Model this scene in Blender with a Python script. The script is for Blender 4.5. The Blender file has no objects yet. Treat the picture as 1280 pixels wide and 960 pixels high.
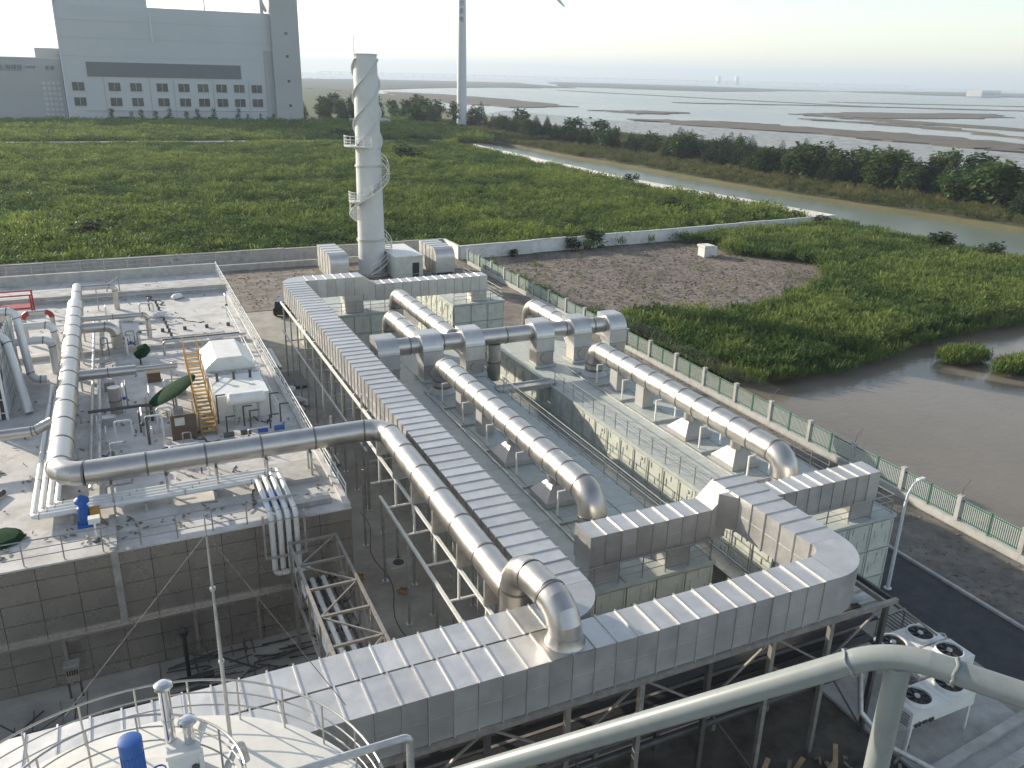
import bpy, math, random
import numpy as np
from mathutils import Vector, Matrix
random.seed(7); RNG = np.random.default_rng(11)
PI = math.pi
scene = bpy.context.scene
COL = scene.collection

# ------------------------------------------------------------------ camera
H = 25.0
F_PX, PITCH, ROLL, AZ = 1042.0, math.radians(20.3), math.radians(1.42), math.radians(25.3)
fw = Vector((math.sin(AZ)*math.cos(PITCH), math.cos(AZ)*math.cos(PITCH), -math.sin(PITCH)))
r0 = Vector((math.cos(AZ), -math.sin(AZ), 0)); u0 = r0.cross(fw)
rt = r0*math.cos(ROLL) + u0*math.sin(ROLL); up = rt.cross(fw)
cam_d = bpy.data.cameras.new('camera'); cam = bpy.data.objects.new('camera', cam_d); COL.objects.link(cam)
cam.matrix_world = Matrix(((rt.x, up.x, -fw.x, 0), (rt.y, up.y, -fw.y, 0), (rt.z, up.z, -fw.z, H), (0, 0, 0, 1)))
cam_d.sensor_width = 36; cam_d.sensor_fit = 'HORIZONTAL'; cam_d.lens = F_PX/1280*36
cam_d.clip_start = 0.1; cam_d.clip_end = 60000
scene.camera = cam

# ------------------------------------------------------------------ sky, sun, exposure
SUN = Vector((-0.685, 1.0, 0.40)).normalized()
SUN_EL = math.asin(SUN.z); SUN_AZ = math.atan2(SUN.x, SUN.y)
world = bpy.data.worlds.new('World'); scene.world = world; world.use_nodes = True
wn = world.node_tree.nodes; wl = world.node_tree.links
sky = wn.new('ShaderNodeTexSky'); sky.sky_type = 'NISHITA'; sky.sun_disc = False
sky.sun_elevation = SUN_EL; sky.sun_rotation = SUN_AZ
sky.air_density = 1.0; sky.dust_density = 0.6; sky.ozone_density = 0.6; sky.altitude = 0
wn['Background'].inputs['Strength'].default_value = 0.15
veil = wn.new('ShaderNodeHueSaturation'); veil.inputs['Saturation'].default_value = 0.68      # thin even veil of high haze over the whole sky
wl.new(sky.outputs[0], veil.inputs['Color']); wl.new(veil.outputs[0], wn['Background'].inputs['Color'])
sun_d = bpy.data.lights.new('sun', 'SUN'); sun_d.energy = 4.7; sun_d.angle = math.radians(0.6); sun_d.color = (1.0, 0.885, 0.72)
sun = bpy.data.objects.new('sun', sun_d); COL.objects.link(sun)
sun.rotation_euler = (-SUN).to_track_quat('-Z', 'Y').to_euler(); sun.location = (-60, 80, 90)
scene.view_settings.view_transform = 'Standard'; scene.view_settings.look = 'None'
scene.view_settings.exposure = 0.62; scene.view_settings.gamma = 1.0
scene.cycles.use_denoising = True
scene.cycles.max_bounces = 6; scene.cycles.diffuse_bounces = 3; scene.cycles.glossy_bounces = 3
scene.cycles.transmission_bounces = 3; scene.cycles.transparent_max_bounces = 6; scene.cycles.volume_bounces = 0

# ------------------------------------------------------------------ materials
def mat(name, c, rough=0.7, metal=0.0, var=0.12, scale=1.0, c2=None, bump=0.0, bscale=None, stain=None, stain_amt=0.0,
        stain_scale=0.4, rand=0.0, spec=0.5, rvar=0.0, trans=0.0, coords='Object', stretch=(1, 1, 1), detail=6):
    m = bpy.data.materials.new(name); m.use_nodes = True
    n, l = m.node_tree.nodes, m.node_tree.links
    b = n['Principled BSDF']; b.inputs['Roughness'].default_value = rough; b.inputs['Metallic'].default_value = metal
    b.inputs['Specular IOR Level'].default_value = spec
    tc = n.new('ShaderNodeTexCoord'); oi = n.new('ShaderNodeObjectInfo')
    vm = n.new('ShaderNodeVectorMath'); vm.operation = 'MULTIPLY_ADD'
    cb = n.new('ShaderNodeCombineXYZ')
    for i in range(3):
        mm = n.new('ShaderNodeMath'); mm.operation = 'MULTIPLY'; mm.inputs[1].default_value = (37.0, 91.0, 53.0)[i]
        l.new(oi.outputs['Random'], mm.inputs[0]); l.new(mm.outputs[0], cb.inputs[i])
    l.new(tc.outputs[coords], vm.inputs[0]); vm.inputs[1].default_value = stretch; l.new(cb.outputs[0], vm.inputs[2])
    nz = n.new('ShaderNodeTexNoise'); nz.inputs['Scale'].default_value = scale; nz.inputs['Detail'].default_value = detail
    nz.inputs['Roughness'].default_value = 0.62
    l.new(vm.outputs[0], nz.inputs['Vector'])
    mx = n.new('ShaderNodeMix'); mx.data_type = 'RGBA'
    lo = tuple(x*(1-var) for x in c); hi = tuple(min(1, x*(1+var)) for x in (c2 or c))
    if c2: lo = c; hi = c2
    mx.inputs[6].default_value = (*lo, 1); mx.inputs[7].default_value = (*hi, 1)
    rp = n.new('ShaderNodeMapRange'); rp.inputs[1].default_value = 0.33; rp.inputs[2].default_value = 0.67
    l.new(nz.outputs['Fac'], rp.inputs[0]); l.new(rp.outputs[0], mx.inputs[0])
    out = mx.outputs[2]
    if stain:
        n2 = n.new('ShaderNodeTexNoise'); n2.inputs['Scale'].default_value = stain_scale; n2.inputs['Detail'].default_value = 8
        n2.inputs['Roughness'].default_value = 0.7; l.new(vm.outputs[0], n2.inputs['Vector'])
        r2 = n.new('ShaderNodeMapRange'); r2.inputs[1].default_value = 0.50; r2.inputs[2].default_value = 0.68
        r2.inputs[4].default_value = stain_amt
        l.new(n2.outputs['Fac'], r2.inputs[0])
        m2 = n.new('ShaderNodeMix'); m2.data_type = 'RGBA'; l.new(r2.outputs[0], m2.inputs[0]); l.new(out, m2.inputs[6])
        m2.inputs[7].default_value = (*stain, 1); out = m2.outputs[2]
    if rand:
        h = n.new('ShaderNodeHueSaturation'); ma = n.new('ShaderNodeMapRange')
        ma.inputs[3].default_value = 1-rand; ma.inputs[4].default_value = 1+rand
        l.new(oi.outputs['Random'], ma.inputs[0]); l.new(ma.outputs[0], h.inputs['Value']); l.new(out, h.inputs['Color']); out = h.outputs[0]
    l.new(out, b.inputs['Base Color'])
    if rvar:
        mr = n.new('ShaderNodeMapRange'); mr.inputs[1].default_value = 0.3; mr.inputs[2].default_value = 0.7
        mr.inputs[3].default_value = rough-rvar; mr.inputs[4].default_value = rough+rvar
        l.new(nz.outputs['Fac'], mr.inputs[0]); l.new(mr.outputs[0], b.inputs['Roughness'])
    if bump:
        nb = n.new('ShaderNodeTexNoise'); nb.inputs['Scale'].default_value = bscale or scale*3; nb.inputs['Detail'].default_value = 4
        l.new(vm.outputs[0], nb.inputs['Vector'])
        bp = n.new('ShaderNodeBump'); bp.inputs['Strength'].default_value = min(1, bump*4); bp.inputs['Distance'].default_value = bump
        l.new(nb.outputs['Fac'], bp.inputs['Height']); l.new(bp.outputs[0], b.inputs['Normal'])
    return m

def leaf_mat(name, c, c2, tint_attr=True, rough=0.6, rand=False):
    m = bpy.data.materials.new(name); m.use_nodes = True
    n, l = m.node_tree.nodes, m.node_tree.links
    b = n['Principled BSDF']; b.inputs['Roughness'].default_value = rough; b.inputs['Specular IOR Level'].default_value = 0.25
    mx = n.new('ShaderNodeMix'); mx.data_type = 'RGBA'; mx.inputs[6].default_value = (*c, 1); mx.inputs[7].default_value = (*c2, 1)
    if tint_attr:
        a = n.new('ShaderNodeAttribute'); a.attribute_type = 'INSTANCER'; a.attribute_name = 'tint'; l.new(a.outputs['Fac'], mx.inputs[0])
    else:
        g = n.new('ShaderNodeNewGeometry'); l.new(g.outputs['Random Per Island'], mx.inputs[0])
    out = mx.outputs[2]
    if rand:
        oi = n.new('ShaderNodeObjectInfo'); h = n.new('ShaderNodeHueSaturation'); ma = n.new('ShaderNodeMapRange')
        ma.inputs[3].default_value = 0.72; ma.inputs[4].default_value = 1.3
        l.new(oi.outputs['Random'], ma.inputs[0]); l.new(ma.outputs[0], h.inputs['Value']); l.new(out, h.inputs['Color']); out = h.outputs[0]
    l.new(out, b.inputs['Base Color'])
    tr = n.new('ShaderNodeBsdfTranslucent'); l.new(out, tr.inputs['Color'])
    ms = n.new('ShaderNodeMixShader'); ms.inputs[0].default_value = 0.36
    l.new(b.outputs[0], ms.inputs[1]); l.new(tr.outputs[0], ms.inputs[2]); l.new(ms.outputs[0], n['Material Output'].inputs['Surface'])
    return m

M = {}
M['duct'] = mat('stainless_sheet', (0.58, 0.572, 0.555), 0.42, 0.65, var=0.09, scale=1.1, bump=0.02, bscale=1.1, rand=0.09, rvar=0.07, stain=(0.46, 0.45, 0.43), stain_amt=0.35, stain_scale=1.6)
M['seam'] = mat('seam_strip', (0.42, 0.41, 0.40), 0.42, 1.0, var=0.1, scale=3)
M['pipe'] = mat('aluminium_jacket', (0.51, 0.49, 0.46), 0.37, 0.9, var=0.08, scale=1.5, bump=0.007, bscale=2.2, rand=0.05, rvar=0.06)
M['hopper'] = mat('matt_sheet', (0.46, 0.45, 0.43), 0.55, 0.3, var=0.1, scale=1.5, stain=(0.34, 0.33, 0.30), stain_amt=0.4, stain_scale=1.5)
M['band'] = mat('band_strap', (0.22, 0.21, 0.20), 0.5, 0.8, var=0.15, scale=4)
M['galv'] = mat('galvanised_steel', (0.50, 0.50, 0.49), 0.48, 0.75, var=0.18, scale=3, rand=0.08)
M['rail'] = mat('stainless_rail', (0.46, 0.455, 0.43), 0.38, 0.8, var=0.08, scale=4)
M['railw'] = mat('white_rail', (0.72, 0.72, 0.68), 0.5, 0.0, var=0.08, scale=4)
M['frp'] = mat('frp_panel', (0.55, 0.575, 0.51), 0.5, 0.0, var=0.08, scale=1.4, stain=(0.33, 0.34, 0.28), stain_amt=0.45, stain_scale=1.2, rand=0.06)
M['frpr'] = mat('frp_roof', (0.44, 0.475, 0.445), 0.55, 0.0, var=0.1, scale=2.0, stain=(0.36, 0.38, 0.33), stain_amt=0.5, stain_scale=0.8, rand=0.06, bump=0.01, bscale=14)
M['frpd'] = mat('frp_joint', (0.22, 0.25, 0.22), 0.7, 0.0, var=0.2, scale=3)
M['white'] = mat('white_paint', (0.74, 0.74, 0.70), 0.45, 0.0, var=0.06, scale=1.2, stain=(0.50, 0.48, 0.42), stain_amt=0.35, stain_scale=1.3)
M['wpipe'] = mat('white_jacket', (0.72, 0.73, 0.72), 0.4, 0.15, var=0.06, scale=2.0, stain=(0.45, 0.42, 0.36), stain_amt=0.4, stain_scale=2)
M['concrete'] = mat('concrete', (0.36, 0.34, 0.30), 0.9, var=0.2, scale=0.6, stain=(0.22, 0.20, 0.17), stain_amt=0.6, stain_scale=0.25, bump=0.01, bscale=6)
M['roofc'] = mat('roof_screed', (0.55, 0.54, 0.515), 0.85, var=0.14, scale=0.9, stain=(0.33, 0.305, 0.27), stain_amt=0.8, stain_scale=0.5, bump=0.008, bscale=5)
M['slab'] = mat('cast_slab', (0.44, 0.43, 0.40), 0.9, var=0.15, scale=1.2, stain=(0.25, 0.23, 0.2), stain_amt=0.6, stain_scale=0.8)
M['clad'] = mat('cladding_sheet', (0.46, 0.43, 0.385), 0.27, 0.78, var=0.04, scale=0.7, rand=0.04, rvar=0.05, bump=0.004, bscale=0.6)
M['steel'] = mat('frame_steel', (0.30, 0.28, 0.25), 0.6, 0.4, var=0.2, scale=3, rand=0.1)
M['dark'] = mat('dark_steel', (0.10, 0.095, 0.09), 0.6, 0.3, var=0.2, scale=3, rand=0.15)
M['black'] = mat('black_rubber', (0.025, 0.025, 0.027), 0.5, var=0.2, scale=3)
M['asphalt'] = mat('asphalt', (0.045, 0.047, 0.05), 0.85, var=0.25, scale=1.4, bump=0.006, bscale=25, stain=(0.09, 0.085, 0.08), stain_amt=0.6, stain_scale=0.4)
M['soil'] = mat('verge_soil', (0.10, 0.092, 0.08), 0.95, c2=(0.20, 0.182, 0.158), scale=0.9, bump=0.05, bscale=2.5)
M['gravel'] = mat('yard_gravel', (0.12, 0.105, 0.088), 0.95, c2=(0.27, 0.232, 0.192), scale=0.7, bump=0.05, bscale=2.2)
M['dirt'] = mat('cleared_soil', (0.085, 0.070, 0.056), 0.95, c2=(0.25, 0.21, 0.175), scale=1.3, bump=0.12, bscale=2.0, stain=(0.075, 0.065, 0.05), stain_amt=0.75, stain_scale=0.10, stretch=(1, 1.0, 1))
M['ground'] = mat('field_soil', (0.05, 0.065, 0.025), 0.95, c2=(0.09, 0.11, 0.045), scale=0.15)
M['bank'] = mat('bank_soil', (0.10, 0.105, 0.045), 0.95, c2=(0.15, 0.135, 0.07), scale=0.08, stain=(0.22, 0.17, 0.11), stain_amt=0.6, stain_scale=0.05)
M['mud'] = mat('mud_bank', (0.07, 0.062, 0.050), 0.9, c2=(0.13, 0.110, 0.082), scale=0.06)
M['mudfar'] = mat('far_shore_mud', (0.055, 0.065, 0.055), 0.95, c2=(0.10, 0.10, 0.085), scale=0.006)
M['wallw'] = mat('whitewash', (0.66, 0.66, 0.64), 0.85, var=0.08, scale=0.8, stain=(0.36, 0.35, 0.32), stain_amt=0.55, stain_scale=0.7, rand=0.05)
M['conc_post'] = mat('post_concrete', (0.42, 0.42, 0.40), 0.9, var=0.12, scale=2, rand=0.08)
M['picket'] = mat('picket_pale', (0.50, 0.56, 0.51), 0.55, 0.2, var=0.1, scale=2)
M['green'] = mat('green_paint', (0.02, 0.14, 0.075), 0.5, var=0.12, scale=2)
M['wire'] = mat('fence_wire', (0.20, 0.20, 0.19), 0.5, 0.6, var=0.1, scale=2)
M['blue'] = mat('blue_paint', (0.015, 0.10, 0.36), 0.42, var=0.12, scale=2)
M['yellow'] = mat('yellow_paint', (0.42, 0.225, 0.035), 0.55, var=0.2, scale=2, stain=(0.25, 0.16, 0.06), stain_amt=0.5, stain_scale=2)
M['red'] = mat('red_paint', (0.36, 0.03, 0.025), 0.5, var=0.15, scale=2)
M['brown'] = mat('brown_primer', (0.12, 0.085, 0.06), 0.7, var=0.2, scale=2)
M['tarp'] = mat('green_tarp', (0.010, 0.042, 0.016), 0.8, var=0.25, scale=3, bump=0.02, bscale=4, spec=0.08)
M['greyp'] = mat('grey_rail_paint', (0.235, 0.258, 0.250), 0.34, 0.0, var=0.05, scale=8, bump=0.0012, bscale=60, stain=(0.17, 0.19, 0.18), stain_amt=0.5, stain_scale=14, spec=0.6)
M['bags'] = mat('bag_plastic', (0.62, 0.62, 0.62), 0.5, var=0.1, scale=3, rand=0.15)
M['wood'] = mat('sawn_timber', (0.40, 0.27, 0.15), 0.8, var=0.25, scale=3, rand=0.2)
M['facade'] = mat('facade_sheet', (0.53, 0.55, 0.56), 0.6, 0.0, var=0.03, scale=0.05)
M['facade2'] = mat('facade_sheet_grey', (0.40, 0.415, 0.42), 0.6, 0.0, var=0.04, scale=0.05)
M['facband'] = mat('facade_dark_band', (0.13, 0.145, 0.16), 0.5, 0.0, var=0.05, scale=0.1)
M['glass'] = mat('window_glass', (0.05, 0.055, 0.055), 0.15, 0.0, var=0.3, scale=0.4, rand=0.3)
M['letter'] = mat('sign_letter', (0.07, 0.08, 0.09), 0.6)
M['turb'] = mat('tower_white', (0.62, 0.64, 0.65), 0.5, 0.0, var=0.03, scale=0.2)
M['chim'] = mat('chimney_paint', (0.60, 0.62, 0.60), 0.5, 0.0, var=0.05, scale=0.5, stain=(0.48, 0.48, 0.45), stain_amt=0.4, stain_scale=0.4)
M['bark'] = mat('bark', (0.10, 0.075, 0.055), 0.9, var=0.25, scale=3)
M['carp'] = mat('car_black', (0.012, 0.013, 0.015), 0.2, 0.0, var=0.1, scale=2, spec=0.6)
M['chrome'] = mat('polished_steel', (0.72, 0.71, 0.69), 0.16, 1.0, var=0.05, scale=3)
M['kerb'] = mat('kerb_concrete', (0.40, 0.38, 0.36), 0.9, var=0.12, scale=2, rand=0.06)
M['screed'] = mat('tank_roof_paint', (0.67, 0.66, 0.615), 0.55, 0.0, var=0.05, scale=0.8, stain=(0.50, 0.49, 0.45), stain_amt=0.4, stain_scale=1.1)
M['lfield'] = leaf_mat('field_leaf', (0.058, 0.112, 0.026), (0.235, 0.295, 0.068))
M['lreed'] = leaf_mat('reed_leaf', (0.060, 0.115, 0.028), (0.24, 0.295, 0.076))
M['lbank'] = leaf_mat('bank_leaf', (0.060, 0.090, 0.024), (0.21, 0.195, 0.075))
M['lcon'] = leaf_mat('conifer_leaf', (0.020, 0.048, 0.022), (0.050, 0.092, 0.036), False, rand=True)
M['lbroad'] = leaf_mat('broad_leaf', (0.038, 0.075, 0.022), (0.10, 0.15, 0.040), False, rand=True)
M['lbush'] = leaf_mat('bush_leaf', (0.018, 0.042, 0.014), (0.060, 0.095, 0.030), False, rand=True)
M['shaded_dirt'] = mat('shaded_work_dirt', (0.06, 0.052, 0.043), 0.95, c2=(0.16, 0.14, 0.115), scale=0.8, bump=0.03, bscale=4)  # brown mud colour with the shade below the rack put into it
M['litter'] = mat('ground_litter', (0.14, 0.115, 0.09), 0.9, c2=(0.32, 0.28, 0.23), scale=1.5)

def water(name, c, rough, bscale, bstr, c2=None, cscale=0.05, stretch=(1, 1, 1)):
    m = bpy.data.materials.new(name); m.use_nodes = True
    n, l = m.node_tree.nodes, m.node_tree.links; b = n['Principled BSDF']
    b.inputs['Roughness'].default_value = rough; b.inputs['IOR'].default_value = 1.33
    tc = n.new('ShaderNodeTexCoord')
    mp = n.new('ShaderNodeMapping'); mp.inputs['Scale'].default_value = stretch; l.new(tc.outputs['Object'], mp.inputs['Vector'])
    nz = n.new('ShaderNodeTexNoise'); nz.inputs['Scale'].default_value = bscale; nz.inputs['Detail'].default_value = 3
    l.new(mp.outputs[0], nz.inputs['Vector'])
    bp = n.new('ShaderNodeBump'); bp.inputs['Strength'].default_value = bstr; bp.inputs['Distance'].default_value = 0.1
    l.new(nz.outputs['Fac'], bp.inputs['Height']); l.new(bp.outputs[0], b.inputs['Normal'])
    if c2:
        n2 = n.new('ShaderNodeTexNoise'); n2.inputs['Scale'].default_value = cscale; n2.inputs['Detail'].default_value = 9; n2.inputs['Roughness'].default_value = 0.66
        l.new(mp.outputs[0], n2.inputs['Vector'])
        rp = n.new('ShaderNodeMapRange'); rp.inputs[1].default_value = 0.42; rp.inputs[2].default_value = 0.6; l.new(n2.outputs['Fac'], rp.inputs[0])
        mx = n.new('ShaderNodeMix'); mx.data_type = 'RGBA'; l.new(rp.outputs[0], mx.inputs[0])
        mx.inputs[6].default_value = (*c, 1); mx.inputs[7].default_value = (*c2, 1); l.new(mx.outputs[2], b.inputs['Base Color'])
    else: b.inputs['Base Color'].default_value = (*c, 1)
    return m
M['pond'] = water('pond_water', (0.18, 0.155, 0.12), 0.13, 1.6, 0.2, (0.205, 0.18, 0.145), 0.06)
M['canal'] = water('canal_water', (0.15, 0.175, 0.14), 0.28, 1.2, 0.25)
M['sea'] = water('tidal_water', (0.05, 0.07, 0.10), 0.20, 0.35, 0.25, (0.17, 0.16, 0.145), 0.010, (1, 0.5, 1))
M['flat'] = water('wet_mudflat', (0.34, 0.32, 0.29), 0.35, 0.8, 0.5, (0.09, 0.08, 0.065), 0.30, (1, 0.5, 1))

# ------------------------------------------------------------------ mesh helpers
class MB:
    def __init__(s): s.v = []; s.f = []; s.sm = []
    def face(s, pts, smooth=False):
        b = len(s.v); s.v += [tuple(p) for p in pts]; s.f.append(tuple(range(b, b+len(pts)))); s.sm.append(smooth); return s
    def box(s, x0, y0, z0, x1, y1, z1):
        b = len(s.v)
        s.v += [(x0, y0, z0), (x1, y0, z0), (x1, y1, z0), (x0, y1, z0), (x0, y0, z1), (x1, y0, z1), (x1, y1, z1), (x0, y1, z1)]
        for q in ((3, 2, 1, 0), (4, 5, 6, 7), (0, 1, 5, 4), (1, 2, 6, 5), (2, 3, 7, 6), (3, 0, 4, 7)):
            s.f.append(tuple(b+i for i in q)); s.sm.append(False)
        return s
    def beam(s, p, q, w, h=None):
        h = h or w; p = Vector(p); q = Vector(q); d = (q-p).normalized()
        a = d.cross(Vector((0, 0, 1)))
        a = Vector((1, 0, 0)) if a.length < 1e-4 else a.normalized()
        c = a.cross(d).normalized(); a = a*w/2; c = c*h/2; b = len(s.v)
        for e in (p, q):
            for k in (-a-c, a-c, a+c, -a+c): s.v.append(tuple(e+k))
        for f in ((0, 1, 2, 3), (7, 6, 5, 4), (0, 4, 5, 1), (1, 5, 6, 2), (2, 6, 7, 3), (3, 7, 4, 0)):
            s.f.append(tuple(b+i for i in f)); s.sm.append(False)
        return s
    def tube(s, pts, r, n=12, caps=True, smooth=True, closed=False):
        pts = [Vector(p) for p in pts]; N = len(pts); rs = r if isinstance(r, (list, tuple)) else [r]*N
        ref = None; b = len(s.v)
        for i, p in enumerate(pts):
            if closed: d = (pts[(i+1) % N]-pts[i-1]).normalized()
            else:
                d0 = (pts[i]-pts[i-1]).normalized() if i else None; d1 = (pts[i+1]-pts[i]).normalized() if i < N-1 else None
                d = d1 if d0 is None else d0 if d1 is None else (d0+d1).normalized()
            k = 1.0
            if not closed and 0 < i < N-1: k = 1/max(0.4, d.dot(d1))
            if ref is None:
                ref = Vector((0, 0, 1)) if abs(d.z) < 0.9 else Vector((1, 0, 0))
            a = (ref-d*ref.dot(d)).normalized(); c = d.cross(a); ref = a
            if not closed and 0 < i < N-1:
                bd = (d1-d0); bn = bd.normalized() if bd.length > 1e-5 else None
            else: bn = None
            for j in range(n):
                t = 2*PI*j/n; o = a*math.cos(t)+c*math.sin(t)
                if bn is not None: o = o+bn*(o.dot(bn))*(k-1)
                s.v.append(tuple(p+o*rs[i]))
        segs = N if closed else N-1
        for i in range(segs):
            i2 = (i+1) % N
            for j in range(n):
                j2 = (j+1) % n
                s.f.append((b+i*n+j, b+i*n+j2, b+i2*n+j2, b+i2*n+j)); s.sm.append(smooth)
        if caps and not closed:
            s.f.append(tuple(b+j for j in reversed(range(n)))); s.sm.append(False)
            s.f.append(tuple(b+(N-1)*n+j for j in range(n))); s.sm.append(False)
        return s
    def lathe(s, prof, c=(0, 0, 0), n=24, smooth=True, caps=True):
        b = len(s.v); N = len(prof)
        for r, z in prof:
            for j in range(n):
                t = 2*PI*j/n; s.v.append((c[0]+r*math.cos(t), c[1]+r*math.sin(t), c[2]+z))
        for i in range(N-1):
            for j in range(n):
                j2 = (j+1) % n; s.f.append((b+i*n+j, b+i*n+j2, b+(i+1)*n+j2, b+(i+1)*n+j)); s.sm.append(smooth)
        if caps:
            s.f.append(tuple(b+j for j in reversed(range(n)))); s.sm.append(False)
            s.f.append(tuple(b+(N-1)*n+j for j in range(n))); s.sm.append(False)
        return s
    def prism(s, poly, axis, a, b_):
        """poly: 2d points (in the two other axes, cyclic order x,y / y,z / x,z), extruded along axis from a to b_."""
        def P(q, t):
            return {'z': (q[0], q[1], t), 'x': (t, q[0], q[1]), 'y': (q[0], t, q[1])}[axis]
        b = len(s.v); n = len(poly)
        ar = sum(poly[i][0]*poly[(i+1) % n][1]-poly[(i+1) % n][0]*poly[i][1] for i in range(n))
        if (ar < 0) != (axis == 'y'): poly = poly[::-1]
        s.v += [P(q, a) for q in poly]+[P(q, b_) for q in poly]
        s.f.append(tuple(b+i for i in reversed(range(n)))); s.sm.append(False)
        s.f.append(tuple(b+n+i for i in range(n))); s.sm.append(False)
        for i in range(n):
            j = (i+1) % n; s.f.append((b+i, b+j, b+n+j, b+n+i)); s.sm.append(False)
        return s
    def mesh(s, name, mats, center=True, sharp=25):
        v = np.array(s.v, dtype=float); c = (v.min(0)+v.max(0))/2 if center else np.zeros(3)
        me = bpy.data.meshes.new(name); me.from_pydata((v-c).tolist(), [], s.f)
        me.polygons.foreach_set('use_smooth', s.sm)
        for m_ in (mats if isinstance(mats, (list, tuple)) else [mats]): me.materials.append(M[m_] if isinstance(m_, str) else m_)
        if any(s.sm): me.set_sharp_from_angle(angle=math.radians(sharp))
        me.update(); return me, Vector(c)

def props(o, label=None, cat=None, group=None, kind=None):
    if label: o['label'] = label
    if cat: o['category'] = cat
    if group: o['group'] = group
    if kind: o['kind'] = kind
    return o
def T(name, label, cat, loc=(0, 0, 0), group=None, kind=None):
    o = bpy.data.objects.new(name, None); o.empty_display_size = 0.3; COL.objects.link(o); o.location = loc
    return props(o, label, cat, group, kind)
def wloc(o):
    p = Vector(o.location)
    while o.parent: o = o.parent; p += Vector(o.location)
    return p
def link(name, me, parent=None, loc=(0, 0, 0), rot=None, scale=None):
    o = bpy.data.objects.new(name, me); COL.objects.link(o)
    if parent is not None:
        o.parent = parent; o.location = Vector(loc)-wloc(parent)
    else: o.location = loc
    if rot: o.rotation_euler = rot
    if scale: o.scale = scale
    return o
def add(name, mb, m_, parent=None, sharp=25, **kw):
    me, c = mb.mesh(name, m_, sharp=sharp); o = link(name, me, parent, c)
    if kw: props(o, **kw)
    return o
def S(name, mb, m_, label, cat, kind='structure', **k):
    return props(add(name, mb, m_, **k), label, cat, kind=kind)
def one(name, mb, m_, label, cat, group=None, **k):
    return props(add(name, mb, m_, **k), label, cat, group)

def fillet(pts, R, seg=4):
    """polyline with arcs at its corners -> list of (kind, points) pieces"""
    pts = [Vector(p) for p in pts]; out = []; cur = pts[0]
    for i in range(1, len(pts)-1):
        d0 = (pts[i]-pts[i-1]).normalized(); d1 = (pts[i+1]-pts[i]).normalized()
        ang = d0.angle(d1); t = R*math.tan(ang/2)
        a = pts[i]-d0*t; b = pts[i]+d1*t
        if (a-cur).length > 1e-3: out.append(('s', [cur, a]))
        nrm = (d1-d0*d1.dot(d0)).normalized(); cen = a+nrm*R
        arc = []
        for k in range(seg+1):
            th = ang*k/seg; arc.append(cen-nrm*R*math.cos(th)+d0*R*math.sin(th))
        out.append(('e', arc)); cur = b
    out.append(('s', [cur, pts[-1]])); return out
SEC_CACHE = {}
def pipe_run(parent, pts, r, R=None, sec=2.6, m_='pipe', band='band', n=24, bw=0.09, seg=4, bandr=0.022, pname='pipe_section'):
    R = R or r*1.7
    for kind, pp in fillet(pts, R, seg):
        if kind == 'e':
            add('elbow', MB().tube(pp, r, n, caps=False), m_, parent, sharp=19); ends = [pp[0], pp[-1]]
            dirs = [(pp[1]-pp[0]).normalized(), (pp[-1]-pp[-2]).normalized()]
            if band:
                for e, d in zip(ends, dirs):
                    add('band', MB().tube([e-d*bw/2, e+d*bw/2], r+bandr, n), band, parent)
        else:
            L = (pp[1]-pp[0]).length; k = max(1, round(L/sec)); d = (pp[1]-pp[0]).normalized(); sl = L/k
            for i in range(k):
                a = pp[0]+d*(sl*i); b = pp[0]+d*(sl*(i+1))
                key = (round(r, 3), round(sl, 3), tuple(round(x, 2) for x in d), m_, n)
                if key not in SEC_CACHE:
                    q = d*sl/2; SEC_CACHE[key] = MB().tube([-q, q], r, n).mesh('pipe_section', m_, center=False)[0]
                link(pname, SEC_CACHE[key], parent, (a+b)/2)
                if band and i:
                    kb = ('b', round(r, 3), tuple(round(x, 2) for x in d), band, n, bw)
                    if kb not in SEC_CACHE: SEC_CACHE[kb] = MB().tube([-d*bw/2, d*bw/2], r+bandr, n).mesh('band', band, center=False)[0]
                    link('band', SEC_CACHE[kb], parent, a)
def thin_pipe(name, pts, r, m_, parent=None, R=None, n=10, seg=5):
    pp = []
    for k, q in fillet(pts, R or r*2.5, seg): pp += q if not pp else q[1:]
    q = [pp[0]]
    for p in pp[1:]:
        if (p-q[-1]).length > 1e-3: q.append(p)
    return add(name, MB().tube(q, r, n), m_, parent)
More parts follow.
